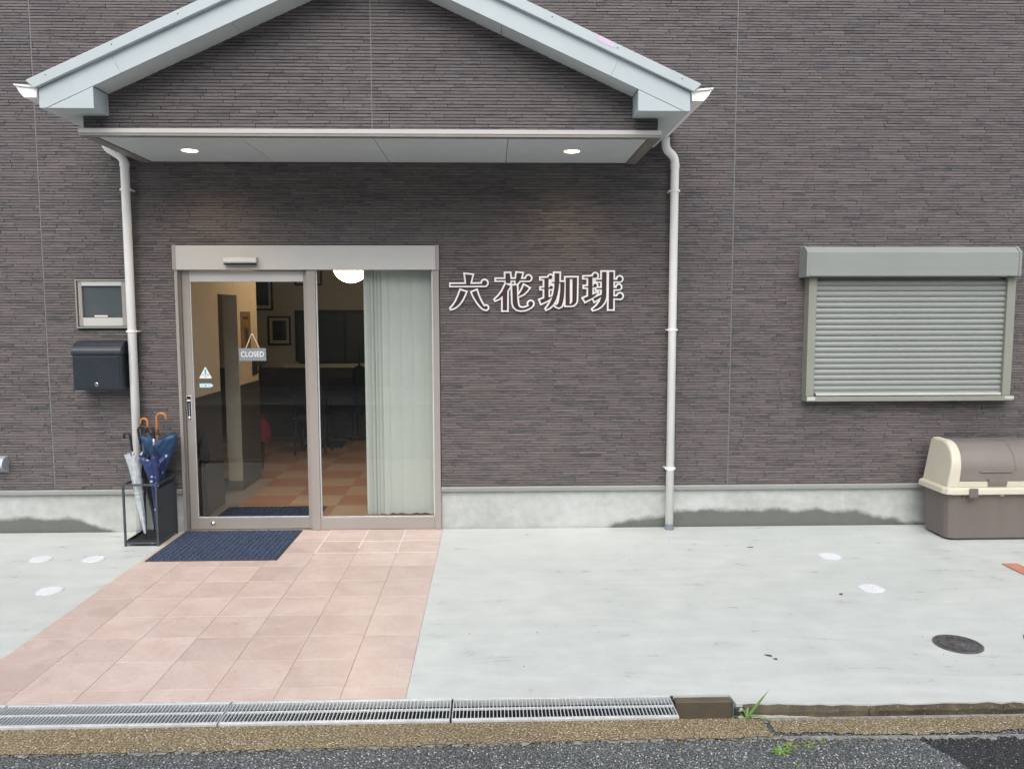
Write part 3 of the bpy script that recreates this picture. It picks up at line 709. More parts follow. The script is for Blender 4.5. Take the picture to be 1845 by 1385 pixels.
# ------------------------------------------------------------------ wall sign: four characters
CH = [
 (.030, [[(585,215),(785,240),(770,300),(725,470),(728,522),(618,522),(615,470),(600,330)],
         [(185,488),(1055,482),(1130,528),(185,532)], ('c',1125,457,72),
         [(455,660),(600,705),(560,800),(500,920),(420,1030),(330,1110),(250,1155),(190,1168),(185,1150),(250,1080),(330,960),(390,830),(430,730)],
         [(775,715),(900,665),(940,790),(1000,930),(1060,1040),(1115,1112),(1160,1190),(1080,1165),(1000,1090),(920,990),(850,880),(800,780)], ('c',1160,1140,50)]),
 (.3828, [[(215,352),(1060,348),(1125,390),(215,384)], ('c',1120,325,66),
         [(478,192),(600,190),(615,330),(612,462),(490,462),(480,330)],
         [(795,180),(945,195),(925,270),(890,360),(850,430),(800,480),(760,480),(765,360),(780,270)],
         [(480,492),(615,545),(530,670),(420,790),(300,890),(195,932),(185,915),(290,810),(390,680)],
         [(400,740),(525,650),(520,1215),(400,1215)],
         [(665,530),(795,530),(800,800),(815,1000),(835,1090),(880,1140),(970,1150),(1070,1125),(1140,1085),(1190,1090),(1235,1075),(1200,1115),(1120,1165),(1020,1205),(900,1215),(790,1190),(710,1120),(680,1020),(670,800)], ('c',1180,1030,66),
         [(990,520),(1130,600),(1070,680),(970,770),(840,828),(830,815),(900,710),(950,620)]]),
 (.7447, [[(200,322),(440,315),(475,350),(200,347)], ('c',470,298,52),
         [(300,335),(415,335),(415,880),(300,910)], [(205,592),(460,588),(492,625),(205,622)], ('c',492,582,45),
         [(175,930),(300,880),(420,855),(535,830),(400,940),(215,1025)],
         [(585,190),(720,190),(715,420),(700,600),(670,780),(620,930),(540,1060),(440,1150),(360,1187),(350,1170),(430,1060),(500,920),(550,750),(575,600),(585,420)],
         [(505,432),(862,432),(862,462),(505,462)],
         [(745,440),(862,440),(857,700),(842,880),(812,1020),(770,1110),(700,1140),(640,1112),(575,1062),(610,1068),(660,1065),(700,1000),(725,850),(745,650)],
         ('w',[(895,310),(1215,310),(1205,950),(1180,1020),(1130,1065),(1060,1085),(895,1085)]),
         [(895,310),(1010,310),(1010,1085),(895,1085)],
         [(1085,310),(1215,310),(1205,950),(1180,1020),(1128,1067),(1068,1010),(1085,960)],
         [(1000,310),(1100,310),(1100,350),(1000,350)], [(1000,1045),(1040,1042),(1070,1000),(1150,1000),(1130,1065),(1060,1085),(1000,1085)]]),
 (1.0978, [[(170,290),(450,278),(490,315),(170,320)], ('c',490,258,60), [(295,305),(410,305),(410,810),(295,840)],
         [(185,555),(455,552),(490,580),(185,582)], ('c',490,530,48),
         [(165,885),(295,830),(410,790),(480,760),(562,722),(500,810),(400,880),(215,970)],
         [(680,155),(805,155),(805,700),(800,850),(760,980),(680,1090),(570,1170),(440,1207),(430,1190),(540,1090),(620,980),(665,850),(680,700)],
         [(510,372),(690,372),(690,412),(510,412)], [(525,602),(690,602),(690,636),(525,636)], [(440,895),(560,830),(690,780),(670,840),(580,900),(480,965)],
         [(880,155),(1000,155),(1000,1190),(875,1190)],
         [(990,375),(1120,372),(1180,414),(990,410)], ('c',1178,350,65), [(990,600),(1110,597),(1160,632),(990,632)], ('c',1155,575,57),
         [(990,837),(1140,832),(1195,892),(990,880)], ('c',1190,825,68)])]
KS = .3972/1385
def miter(poly, w):
    n = len(poly); ar = sum(poly[i][0]*poly[(i+1)%n][1]-poly[(i+1)%n][0]*poly[i][1] for i in range(n)); sg = 1 if ar > 0 else -1
    out = []
    for i in range(n):
        p0,p1,p2 = (Vector(poly[i-1]),Vector(poly[i]),Vector(poly[(i+1)%n]))
        e1 = (p1-p0).normalized(); e2 = (p2-p1).normalized()
        n1 = Vector((e1.y,-e1.x))*sg; n2 = Vector((e2.y,-e2.x))*sg
        b = n1+n2
        if b.length < .35: out += [tuple(p1+(n1+e1)*w*.9), tuple(p1+(n2-e2)*w*.9)]; continue
        b = b.normalized(); k = w/max(.3, b.dot(n1))
        if k > 2.0*w: out += [tuple(p1+n1*w+e1*w*.6), tuple(p1+n2*w-e2*w*.6)]
        else: out.append(tuple(p1+b*k))
    return out
sign = thing('wall_sign', 'four brown raised Japanese characters with white outlines on the strip cladding', 'sign', (0,0,1.78))
for x0, shp in CH:
    dk, wt = MB(), MB(); q = 0
    for s in shp:
        q += 1; e = .00018*q
        if s[0] == 'c':
            _,cx,cy,r = s
            pd = [(cx+r*math.cos(a*math.pi/14), cy+r*math.sin(a*math.pi/14)) for a in range(28)]; pw = [(cx+(r+46)*math.cos(a*math.pi/14), cy+(r+46)*math.sin(a*math.pi/14)) for a in range(28)]
        elif s[0] == 'w': pd = None; pw = miter(s[1], 46)
        else: pd = s; pw = miter(s, 46)
        T = lambda P: [(x0+x*KS, .359-y*KS) for x,y in P]
        wt.prism(T(pw), -.0300+e, -.012)
        if pd: dk.prism(T(pd), -.0345+e, -.0255)
    def ng(mb):
        return mb
    co = part('character', dk, M['signbrown'], sign); part('outline', wt, M['signwhite'], co)

# ------------------------------------------------------------------ interior
def istruct(name, mat_, *bs, bevel=0):
    mb = MB()
    for b in bs: mb.box(*b)
    return struct(name, mb, mat_, bevel=bevel)
ifl = istruct('interior_floor', M['grout'], (-4.6,3.2,.131,5.1,-.12,-.002))
fx, fy = .448, .405
fa = MB().box(.001,fx-.001,.001,fy-.001,-.003,.0035).mesh('floor_tile', M['flr_a']); fb = MB().box(.001,fx-.001,.001,fy-.001,-.003,.0035).mesh('floor_tile', M['flr_b'])
rr = random.Random(5)
for i in range(-3, 4):
    for j in range(-1, 10):
        x = -1.93+fx*i; y = .435+fy*j
        if y < .13: continue
        if x < -2.12 and y < 2.0: continue
        o = link('floor_tile', fa if (i+j)%2 else fb, ifl); o.location = (x, y, 0)
istruct('interior_ceiling', M['ceil'], (-4.6,3.2,.141,5.1,2.52,2.6))
istruct('interior_wall', M['greywall'], (-4.6,3.2,5.0,5.1,-.002,2.52))
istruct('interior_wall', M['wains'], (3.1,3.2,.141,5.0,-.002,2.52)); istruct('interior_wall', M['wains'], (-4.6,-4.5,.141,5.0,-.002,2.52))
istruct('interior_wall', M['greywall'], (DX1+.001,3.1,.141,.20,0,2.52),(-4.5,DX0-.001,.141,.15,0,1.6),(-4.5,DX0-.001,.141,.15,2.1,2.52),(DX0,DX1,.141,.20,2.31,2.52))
wl = istruct('interior_wall', M['cream'], (-2.233,-2.10,.151,.957,1.060,2.52),(-2.233,-2.10,.957,1.505,1.95,2.52),(-2.233,-2.10,1.505,2.162,1.060,2.52),(-2.233,-2.10,1.505,1.53,.10,1.060))
part('wainscot', MB().box(-2.233,-2.094,.151,.957,0,1.058), M['wains'], wl, bevel=.003)
part('wainscot', MB().box(-2.233,-2.094,1.531,2.166,0,1.058), M['wains'], wl, bevel=.003)
part('skirting', MB().box(-2.236,-2.09,1.498,1.53,.0,.098), M['basebrown'], wl, bevel=.003)
part('jamb_lining', MB().box(-2.236,-2.096,1.497,1.504,.33,1.95), M['creamw'], wl)
part('wainscot', MB().box(-4.5,3.1,4.97,4.999,0,1.0), M['wains'], bpy.data.objects['interior_wall'], bevel=.003)
# back window
bw = thing('back_window', 'dark interior window with wooden frame on the far wall', 'window', (-1.6,4.99,1.05))
for b in ((-2.38,-.84,4.95,4.998,1.775,1.82),(-2.38,-2.33,4.95,4.998,1.09,1.775),(-.89,-.84,4.95,4.998,1.09,1.775),(-1.70,-1.655,4.955,4.998,1.09,1.775),(-2.33,-.89,4.95,4.998,1.06,1.09)):
    o = box('frame', M['darkwood'], bw, b[0]+1.6,b[1]+1.6,b[2]-4.99,b[3]-4.99,b[4]-1.05,b[5]-1.05,.003)
part('pane', MB().box(-.73,.71,-.018,-.012,.04,.725), M['frost'], bw)
part('sill', MB().box(-.95,1.0,-.07,.006,-.048,.008), M['creamw'], bw, bevel=.003)
# pictures
def picture(label, x0,x1,z0,z1):
    p = thing('picture', label, 'picture', ((x0+x1)/2,4.985,z0), 'framed pictures on the far wall'); w=(x1-x0)/2; h=z1-z0; f=.022
    for b in ((-w,w,0,f),(-w,w,h-f,h),(-w,-w+f,f,h-f),(w-f,w,f,h-f)): box('frame', M['darkwood'], p, b[0],b[1],-.02,.014,b[2],b[3],.002)
    box('mount', M['mount'], p, -w+f,w-f,-.006,.010,f,h-f,0)
    box('print', M['print'], p, -w+f+.04,w-f-.04,-.008,-.0065,f+.045,h-f-.04,0)
picture('small framed picture above the plant, beside the far window', -2.77,-2.45,1.325,1.735)
picture('framed picture higher up, half hidden by the cream wall', -3.06,-2.69,1.82,2.32)
picture('framed picture at top, mostly cut off by the door frame', -2.37,-1.99,2.17,2.45)
# posters on left wall
po = thing('poster', 'brown coffee poster on the cream inside wall', 'poster', (-2.098,1.79,1.37))
part('sheet', MB().box(-.0,.003,-.19,.13,0,.42), M['poster'], po)
part('cup_motif', MB().prism([(-.07,.16),(-.02,.10),(.03,.16),(.05,.26),(.0,.24),(-.05,.27),(-.09,.25)], .0032,.0036,'x'), M['posterdark'], po)
part('lettering', MB().box(.0032,.0036,-.12,.07,.34,.37), M['posterdark'], po)
sp_ = thing('switch_plate', 'black panel on the cream wall below the closed sign', 'panel', (-2.098,2.02,1.13))
part('plate', MB().box(0,.015,-.08,.08,0,.18), M['blackplas'], sp_, bevel=.003); part('screen', MB().box(.0155,.017,-.05,.05,.06,.15), M['print'], sp_)
# globe pendant
gl = thing('pendant_lamp', 'lit white globe lamp hanging inside the entrance', 'lamp', (-1.06,2.0,2.28))
bm = bmesh.new(); bmesh.ops.create_uvsphere(bm, u_segments=32, v_segments=20, radius=.192); me = bpy.data.meshes.new('globe'); bm.to_mesh(me); bm.free()
me.materials.append(M['globe']); me.polygons.foreach_set('use_smooth',[True]*len(me.polygons)); link('globe', me, gl)
part('ceiling_rose', MB().lathe([(.05,.19),(.05,.239)], 20), M['chrome'], gl)
# vertical blind
vb = thing('vertical_blind', 'pale grey green vertical blind drawn aside behind the fixed glass', 'blind', (-.35,.12,0))
bxs = [(-.632,-.608,55),(-.606,-.584,50),(-.584,-.570,60),(-.572,-.556,60),(-.556,-.532,50),(-.533,-.502,25),(-.503,-.452,14),(-.455,-.402,10),(-.405,-.355,9),(-.358,-.302,8),(-.305,-.250,8),(-.253,-.200,8),(-.203,-.148,8),(-.151,-.098,8),(-.10,-.062,8)]
bxs = [(-.632,-.592),(-.596,-.572),(-.576,-.548),(-.552,-.540),(-.545,-.515),(-.519,-.484),(-.488,-.434),(-.438,-.330),(-.336,-.234),(-.240,-.138),(-.144,-.060)]
for k,(a,b) in enumerate(bxs):
    mb = MB(); n = 8; zt, zb_ = 2.2, .095+.006*(k%2)
    for q in range(n+1):
        t = q/n; x = a+(b-a)*t; y = .0015*math.sin(math.pi*t)*(-1) + .006*t*(1 if k > 5 else 3) - (.010 if k < 7 else 0)
        mb.v += [(x+.35,y,zb_+.010*abs(math.cos(math.pi*t))),(x+.35,y,zt),(x+.35,y+.0012,zb_+.010*abs(math.cos(math.pi*t))),(x+.35,y+.0012,zt)]
    for q in range(n):
        i = 4*q; mb.f += [(i,i+4,i+5,i+1),(i+2,i+3,i+7,i+6),(i,i+2,i+6,i+4)]
    mb.f += [(0,1,3,2),(4*n,4*n+2,4*n+3,4*n+1)]
    part('slat', mb, M['blind'], vb, smooth=False)
part('head_rail', MB().box(-.30,.31,-.03,.03,2.2,2.24), M['creamw'], vb)
# table and chairs, far and dim
tb = thing('cafe_table', 'dark cafe table with pedestal foot in the dim room', 'table', (-1.82,4.2,0))
part('table_top', MB().box(-.42,.42,-.35,.35,.68,.715), M['darkwood'], tb, bevel=.006); part('column', MB().lathe([(.035,.03),(.03,.68)],12), M['black'], tb)
part('foot', MB().box(-.25,.25,-.2,.2,.0,.035), M['black'], tb, bevel=.01)
def chair(label, x, y, rz):
    c = thing('chair', label, 'chair', (x,y,0), 'dark wooden chairs at the cafe table', rz)
    for sx in (-.19,.19):
        for sy in (-.19,.19):
            part('leg', MB().tube([(sx,sy,0),(sx*.92,sy*.92,.44)],[.014,.019],8), M['darkwood'], c)
    part('seat', MB().box(-.21,.21,-.21,.21,.44,.475), M['darkwood'], c, bevel=.01)
    part('backrest', MB().box(-.2,.2,.185,.205,.62,.86), M['darkwood'], c, bevel=.008)
    for sx in (-.18,.18): part('back_post', MB().tube([(sx,.19,.47),(sx,.21,.88)],.013,8), M['darkwood'], c)
chair('dark chair nearest the door at the dim table', -1.86,3.62,R(180)); chair('dark chair on the far side of the dim table', -1.7,4.68,0)
bg_ = thing('pink_bag', 'bright pink bag on the floor behind the dark wainscot', 'bag', (-2.72,4.3,.003))
part('bag_body', MB().lathe([(.08,0),(.125,.03),(.14,.12),(.125,.25),(.08,.33),(.03,.36)],18), M['pink'], bg_, smooth=True)
part('strap', MB().tube([(-.05,0,.34),(-.04,0,.41),(.04,0,.41),(.05,0,.34)],.012,8), M['pink'], bg_)
ct = thing('coat_stand', 'tall dark coat shape standing by the far wall', 'coat stand', (-1.45,4.75,.003))
part('coat', MB().lathe([(.05,.35),(.08,.37),(.085,.7),(.10,.9),(.09,1.0),(.03,1.04)],14), M['coat'], ct, smooth=True); part('pole', MB().tube([(0,0,.02),(0,0,1.3)],.015,8), M['darkwood'], ct); part('base', MB().lathe([(.16,0),(.16,.02),(.03,.035)],18), M['darkwood'], ct)
pl = thing('potted_plant', 'dark leafed plant showing right of the closed sign', 'plant', (-2.30,2.58,.003))
part('pot', MB().lathe([(.10,0),(.13,.3),(.12,.3),(.11,.28)],18), M['darkwood'], pl); part('trunk', MB().tube([(0,0,.25),(.02,0,.7),(.05,0,1.12)],[.02,.017,.012],8), M['darkwood'], pl)
def blade(mb, base, dirx, diry, length, rise, droop, w):
    n = 7; pv = []
    h = math.hypot(dirx,diry) or 1; ux,uy = dirx/h,diry/h; px_,py_ = -uy,ux
    for k in range(n+1):
        t = k/n; r = length*t; z = rise*t - droop*t*t; ww = w*math.sin(math.pi*min(1,(t*.86+.14)))*(1-t*.2) if t < 1 else .0004
        c = Vector((base[0]+ux*r, base[1]+uy*r, base[2]+z))
        pv += [(c.x-px_*ww, c.y-py_*ww, c.z+ww*.25),(c.x,c.y,c.z),(c.x+px_*ww, c.y+py_*ww, c.z+ww*.25)]
    o = len(mb.v); mb.v += pv
    for k in range(n):
        i = o+3*k; mb.f += [(i,i+1,i+4,i+3),(i+1,i+2,i+5,i+4)]
lv = MB(); rp = random.Random(3)
for k in range(22):
    a = rp.uniform(0,6.28); blade(lv, (.05,0,1.05+rp.uniform(-.05,.08)), math.cos(a), math.sin(a), rp.uniform(.18,.32), rp.uniform(.1,.42), rp.uniform(.1,.28), .017)
part('foliage', lv, M['leafdark'], pl)
# slim stand just inside the door
si = thing('slim_stand', 'slim black post stand with hanging bag just inside the sliding door', 'stand', (-2.035,.30,.0045))
part('post', MB().tube([(0,0,.0),(0,0,.72)],.016,10), M['blackplas'], si); part('base', MB().box(-.05,.05,-.07,.07,0,.015), M['blackplas'], si)
part('bag', MB().lathe([(.02,.47),(.042,.52),(.045,.60),(.03,.68),(.012,.76)],12), M['coat'], si, smooth=True)
# CLOSED sign
cs = thing('closed_sign', 'grey hanging sign reading CLOSED on a cream cord behind door glass', 'sign', (-1.522,.0485,1.389))
part('board', MB().box(-.109,.109,-.010,-.003,0,.101), M['greysign'], cs, bevel=.0015)
text('lettering', 'CLOSED', .060, M['signwhite'], cs, 0,-.0112,.051,.0004,.84)
part('cord', MB().tube([(-.055,-.006,.095),(-.005,-.006,.213),(.005,-.006,.213),(.058,-.006,.095)],.0032,6), M['rope'], cs)
part('hook', MB().lathe([(.011,0),(.012,.004),(.006,.010)],12), M['gasket'], cs).location = (0,-.004,.208)

# ------------------------------------------------------------------ porch downlights
for x,y,lab in ((-1.782,-.45,'lit round downlight in the porch soffit above the sliding door'),(1.002,-.47,'lit round downlight in the porch soffit above the wall sign')):
    d = thing('downlight', lab, 'downlight', (x,y,2.951), 'porch downlights')
    rg = MB(); seg = 28; pr = [(.056,0),(.056,-.004),(.064,-.005),(.066,-.003),(.066,0)]
    for r_,z_ in pr: rg.v += [(r_*math.cos(2*math.pi*k/seg), r_*math.sin(2*math.pi*k/seg), z_) for k in range(seg)]
    rg.f = [(i*seg+k,(i+1)*seg+k,(i+1)*seg+(k+1)%seg,i*seg+(k+1)%seg) for i in range(4) for k in range(seg)]
    part('rim', rg, M['signwhite'], d, smooth=True)
    part('lens', MB().lathe([(.030,-.0075),(.0555,-.0056),(.0555,-.0010)],28), M['downlight'], d)
    L = bpy.data.lights.new('downlight_beam','SPOT'); L.energy = 15; L.color = (1,.74,.48); L.spot_size = R(140); L.spot_blend = 1; L.shadow_soft_size = .045
    lo = link('downlight_beam', L, d); lo.location = (0,0,-.012)

# ------------------------------------------------------------------ mailbox
mbx = thing('mailbox', 'black wall mailbox with rounded hood under the small window', 'mailbox', (-2.664,0,1.177))
part('body', MB().box(-.186,.186,-.165,-.012,0,.278), M['blackmetal'], mbx, bevel=.004)
part('door', MB().box(-.172,.172,-.169,-.1655,.012,.262), M['blackmetal'], mbx, bevel=.002)
hp = [(-.012,.279),(-.172,.279),(-.176,.284)]+[(-.012-.164*math.cos(a*math.pi/2/9), .292+.092*math.sin(a*math.pi/2/9)) for a in range(10)]
part('hood', MB().prism(hp, -.190,.190,'x'), M['blackmetal'], mbx, bevel=.002)
lk = part('lock', MB().lathe([(.014,0),(.014,.004),(.010,.006),(.003,.006)],18), M['chrome'], mbx); lk.location = (-.006,-.169,.046); lk.rotation_euler = (R(90),0,0)
part('key_face', MB().lathe([(.009,0),(.009,.0012)],16), M['black'], lk).location = (0,0,.006)
part('backplate', MB().box(-.16,.16,-.0115,-.006,.02,.36), M['blackmetal'], mbx)
it = thing('wall_box', 'narrow black box on the wall half hidden behind the left downpipe', 'box', (-2.434,0,1.39))
part('case', MB().prism([(-.03,0),(.032,0),(.032,.19),(.018,.215),(-.03,.215)], -.045,-.007), M['blackmetal'], it, bevel=.003)
sk = part('screw', MB().lathe([(.004,0),(.004,.002)],10), M['chrome'], it); sk.location = (.022,-.0455,.195); sk.rotation_euler = (R(90),0,0)

# ------------------------------------------------------------------ umbrella stand and umbrellas
SX0,SX1,SY0,SY1,SH = -2.402,-2.140,-.412,-.040,.483
us = thing('umbrella_stand', 'charcoal metal frame umbrella stand with one solid side by the door', 'umbrella stand', ((SX0+SX1)/2,(SY0+SY1)/2,0))
hw, hd_ = (SX1-SX0)/2, (SY1-SY0)/2; t_ = .015
for sx in (-1,1):
    for sy in (-1,1):
        box('post', M['standmetal'], us, *sorted((sx*hw, sx*(hw-t_))), *sorted((sy*hd_, sy*(hd_-t_))), 0, SH-t_-.0005, .0015)
for sy in (-1,1):
    box('top_rail', M['standmetal'], us, -hw,hw,*sorted((sy*hd_, sy*(hd_-t_))),SH-t_,SH,.0015)
    box('bottom_rail', M['standmetal'], us, -hw+t_+.0005,hw-t_-.0005,*sorted((sy*hd_, sy*(hd_-t_))),.018,.033,.0015)
for sx in (-1,1):
    box('top_rail', M['standmetal'], us, *sorted((sx*hw, sx*(hw-t_))), -hd_+t_+.0005, hd_-t_-.0005, SH-t_, SH, .0015)
    box('bottom_rail', M['standmetal'], us, *sorted((sx*hw, sx*(hw-t_))), -hd_+t_+.0005, hd_-t_-.0005, .018, .033, .0015)
box('side_panel', M['standmetal'], us, hw-.010,hw-.004,-hd_+t_+.001,hd_-t_-.001,.034,.432,.001)
box('drip_tray', M['black'], us, -hw+.017,hw-.017,-hd_+.017,hd_-.017,.022,.028,.001)
for k in range(6): box('tray_rib', M['black'], us, -hw+.03,hw-.03,-hd_+.05+.05*k,-hd_+.056+.05*k,.0285,.034,.001)
for b in ((-hw+.016,-hw+.020,-hd_+.017,hd_-.017),(-hw+.021,hw-.021,-hd_+.0165,-hd_+.0205)): box('tray_wall', M['black'], us, *b,.0285,.05,.0)
sc_ = part('screw', MB().lathe([(.004,0),(.004,.002)],10), M['chrome'], us); sc_.location = (hw-.05,-hd_-.0005,.025); sc_.rotation_euler = (R(90),0,0)

def umbrella(label, tip, top, hook_dir, cloth, grip, shaftm, flare=.05, cz=.74, hook_r=.034, gl_=.10, pl_amp=.38, collar=False, seed=0, lop=0.0):
    tip = Vector(tip); top = Vector(top); L = (top-tip).length; ax = (top-tip).normalized()
    o = thing('umbrella', label, 'umbrella', tip, 'umbrellas in the stand')
    hx = Vector(hook_dir); xax = (hx-ax*hx.dot(ax)).normalized(); yax = ax.cross(xax)
    o.rotation_euler = Matrix((xax,yax,ax)).transposed().to_euler()
    rn = random.Random(seed)
    part('ferrule', MB().lathe([(.003,0),(.006,.006),(.006,.06)],10), M['blackplas'], o)
    part('shaft', MB().tube([(0,0,.05),(0,0,L-hook_r-gl_+.01)],.006,8), shaftm, o)
    zc = cz*L; N = 64; nz = 26; mb = MB(); ph = rn.uniform(0,6); ph2 = rn.uniform(0,6)
    for i in range(nz+1):
        t = i/nz; z0_ = .055+(zc-.055)*t
        rad = .0085+.026*t**.7+max(0,flare-.034)*max(0,(t-.55)/.45)**1.4
        for k in range(N):
            th = 2*math.pi*k/N; tw = th+ph+1.6*t
            c = math.cos(8*tw*.5*2/2)
            am = pl_amp*(.25+.75*t)
            r = rad*(1+.05*t*math.sin(23*th+31*t+ph)+.06*t*math.sin(11*th-47*t+ph2)+am*(abs(c)**.6*(1 if c>0 else -1))*.55+.16*math.sin(3*th+ph2+4*t)*t+.10*math.sin(5*th-ph+7*t)*t)
            sag = (.05*t**5)*(math.cos(8*tw*.5*2/2))*1.0
            mb.v.append((r*math.cos(th)+lop*max(0,(t-.4))**1.3*max(0,math.cos(th)), r*math.sin(th), z0_+sag*.6))
    for i in range(nz):
        for k in range(N):
            mb.f.append((i*N+k,i*N+(k+1)%N,(i+1)*N+(k+1)%N,(i+1)*N+k))
    # drawn-in crown that closes on the shaft above the rim
    b0 = nz*N; o2 = len(mb.v)
    for k in range(N):
        x,y,z = mb.v[b0+k]; mb.v.append((x*.35,y*.35,zc-.02))
    for k in range(N): mb.f.append((b0+k,b0+(k+1)%N,o2+(k+1)%N,o2+k))
    mb.f.append(tuple(range(o2,o2+N)))
    cl = part('canopy', mb, cloth, o, smooth=True)
    part('tie_strap', MB().tube([( (.036)*math.cos(a*.4), .036*math.sin(a*.4), .45*L+.002*math.sin(a)) for a in range(17)], .004, 6), cloth, o)
    zt = L-hook_r
    pts = [(0,0,zt-gl_),(0,0,zt-gl_*.5),(0,0,zt)]+[(hook_r-hook_r*math.cos(a*math.pi/10), 0, zt+hook_r*math.sin(a*math.pi/10)) for a in range(1,11)]+[(2*hook_r,0,zt-.018)]
    part('handle', MB().tube(pts,[.0085]+[.0095]*(len(pts)-2)+[.0085],12), grip, o, smooth=True)
    if collar: part('collar', MB().tube([(0,0,zt-gl_-.06),(0,0,zt-gl_)],.0095,12), M['chrome'], o, smooth=True)
    return o
umbrella('clear vinyl umbrella with black crook handle at the stand front', (-2.262,-.350,.034),(-2.352,-.352,.868),(-1,-.1,0), M['vinyl'], M['blackplas'], M['gasket'], .052, .78, .022, .12, .5, seed=1)
umbrella('black umbrella with tall black crook handle behind the clear one', (-2.215,-.235,.034),(-2.352,-.215,.892),(1,0,0), M['blackcloth'], M['blackplas'], M['blackplas'], .045, .74, .036, .10, .3, seed=2)
umbrella('navy flower patterned umbrella with silver collar below its handle', (-2.185,-.318,.034),(-2.183,-.325,.905),(-1,-.2,0), M['navyflower'], M['blackplas'], M['blackplas'], .075, .73, .028, .06, .5, True, 3)
umbrella('umbrella with the smaller wooden crook, at the stand back', (-2.30,-.105,.034),(-2.318,-.11,.945),(-1,.1,0), M['bluecloth'], M['wood'], M['wood'], .05, .76, .028, .12, .4, seed=4)
umbrella('blue umbrella with the largest wooden crook, loose and bulging', (-2.225,-.170,.034),(-2.222,-.165,.992),(1,.05,0), M['bluecloth'], M['wood'], M['wood'], .098, .80, .036, .13, .5, seed=5, lop=.10)

# ------------------------------------------------------------------ door mats
def doormat(label, x0,x1,y0,y1,z, nx,ny):
    o = thing('doormat', label, 'doormat', ((x0+x1)/2,(y0+y1)/2,z)); w=(x1-x0)/2; d=(y1-y0)/2
    part('backing', MB().box(-w,w,-d,d,0,.004), M['matedge'], o, bevel=.002)
    mb = MB(); rn = random.Random(2); cw = 2*(w-.014)/nx; cd = 2*(d-.014)/ny
    for i in range(nx):
        for j in range(ny):
            cx_ = -w+.014+(i+.5)*cw; cy_ = -d+.014+(j+.5)*cd; s=.46; h=.012*rn.uniform(.8,1.1)
            if (i+j)%2: sx_,sy_=.48,.36
            else: sx_,sy_=.40,.48
            mb.add([(cx_-cw*.5,cy_-cd*.5,.0042),(cx_+cw*.5,cy_-cd*.5,.0042),(cx_+cw*.5,cy_+cd*.5,.0042),(cx_-cw*.5,cy_+cd*.5,.0042),
                    (cx_-cw*sx_*.7,cy_-cd*sy_*.7,h),(cx_+cw*sx_*.7,cy_-cd*sy_*.7,h),(cx_+cw*sx_*.7,cy_+cd*sy_*.7,h),(cx_-cw*sx_*.7,cy_+cd*sy_*.7,h)],
                   [(4,5,6,7),(0,1,5,4),(1,2,6,5),(2,3,7,6),(3,0,4,7)])
    part('pile', mb, M['mat'], o)
doormat('navy textured doormat on the tiles outside the sliding door', -2.085,-1.142,-.800,-.020,.0045, 23,17)
doormat('navy doormat inside the door behind the glass', -2.0,-1.105,.22,.785,.004, 22,12)

# ------------------------------------------------------------------ storage bin at the right
bn = thing('storage_bin', 'large brown and beige plastic storage bin with curved lid by the wall', 'bin', (4.42,-.30,0))
def ringbox(x0,x1,y0,y1,c,z,inset=0):
    x0+=inset;x1-=inset;y0+=inset;y1-=inset
    return [(x0+c,y0,z),(x1-c,y0,z),(x1-.3*c,y0+.3*c,z),(x1,y0+c,z),(x1,y1-c*.5,z),(x1-c*.5,y1,z),(x0+c*.5,y1,z),(x0,y1-c*.5,z),(x0,y0+c,z),(x0+.3*c,y0+.3*c,z)]
def loft(rings):
    mb = MB(); n = len(rings[0])
    for r in rings: mb.v += r
    for i in range(len(rings)-1):
        for k in range(n): mb.f.append((i*n+k,i*n+(k+1)%n,(i+1)*n+(k+1)%n,(i+1)*n+k))
    mb.f += [tuple(range(n))[::-1], tuple(range((len(rings)-1)*n,len(rings)*n))]; return mb
part('base', loft([ringbox(-.485,.485,-.172,.165,.05,.012,.012),ringbox(-.485,.485,-.172,.165,.05,.02,.004),ringbox(-.50,.50,-.182,.172,.055,.368)]), M['brownplas'], bn, bevel=.004)
for sx in (-.4,.4):
    for sy in (-.12,.12): part('foot', MB().box(sx-.04,sx+.04,sy-.03,sy+.03,0,.0118), M['black'], bn)
part('rim', loft([ringbox(-.535,.535,-.222,.195,.06,.369,.010),ringbox(-.54,.54,-.226,.20,.06,.376),ringbox(-.535,.535,-.222,.197,.06,.412),ringbox(-.52,.52,-.207,.19,.055,.424)]), M['beige'], bn, bevel=.003)
for k in range(0): pass
def lidprof(o=0., z0=.4245):
    yb_, yf = .175-o, -.180+o; zt = .765-o; r = .20
    pts = [(yb_, z0),(yb_, zt-.02),(yb_-.02, zt),(yf+r, zt)]
    for a in range(1, 25):
        th = a/24*math.pi/2; pts.append((yf+r-r*math.sin(th), zt-.215*(1-math.cos(th))))
    pts += [(yf-.004, z0)]
    return pts
def capend(xo0, xo1, flip):
    P0, P1 = lidprof(0), lidprof(.0); mb = MB(); n = len(P0); s = -1 if flip else 1
    rings = []
    for xo,ins,lean in ((-.505,.012,.055),(-.498,.003,.055),(-.480,.0,.055),(-.425,.0,.035),(-.415,.004,.035)):
        rings.append([(s*(xo+lean*max(0,(z-.4245)/.34)), y-math.copysign(ins,y-0)*1, z-ins*(1 if z>.5 else 0)) for y,z in P0])
    for r in rings: mb.v += r
    for i in range(len(rings)-1):
        for k in range(n): mb.f.append((i*n+k,(i+1)*n+k,(i+1)*n+(k+1)%n,i*n+(k+1)%n))
    mb.f += [tuple(range(n)), tuple(range((len(rings)-1)*n,len(rings)*n))[::-1]]
    return mb
for fl in (False, True):
    e = part('lid_end', capend(0,0,fl), M['beige'], bn, smooth=False, bevel=.012)
    bm = bmesh.new(); bm.from_mesh(e.data); bmesh.ops.recalc_face_normals(bm, faces=bm.faces); bm.to_mesh(e.data); bm.free()
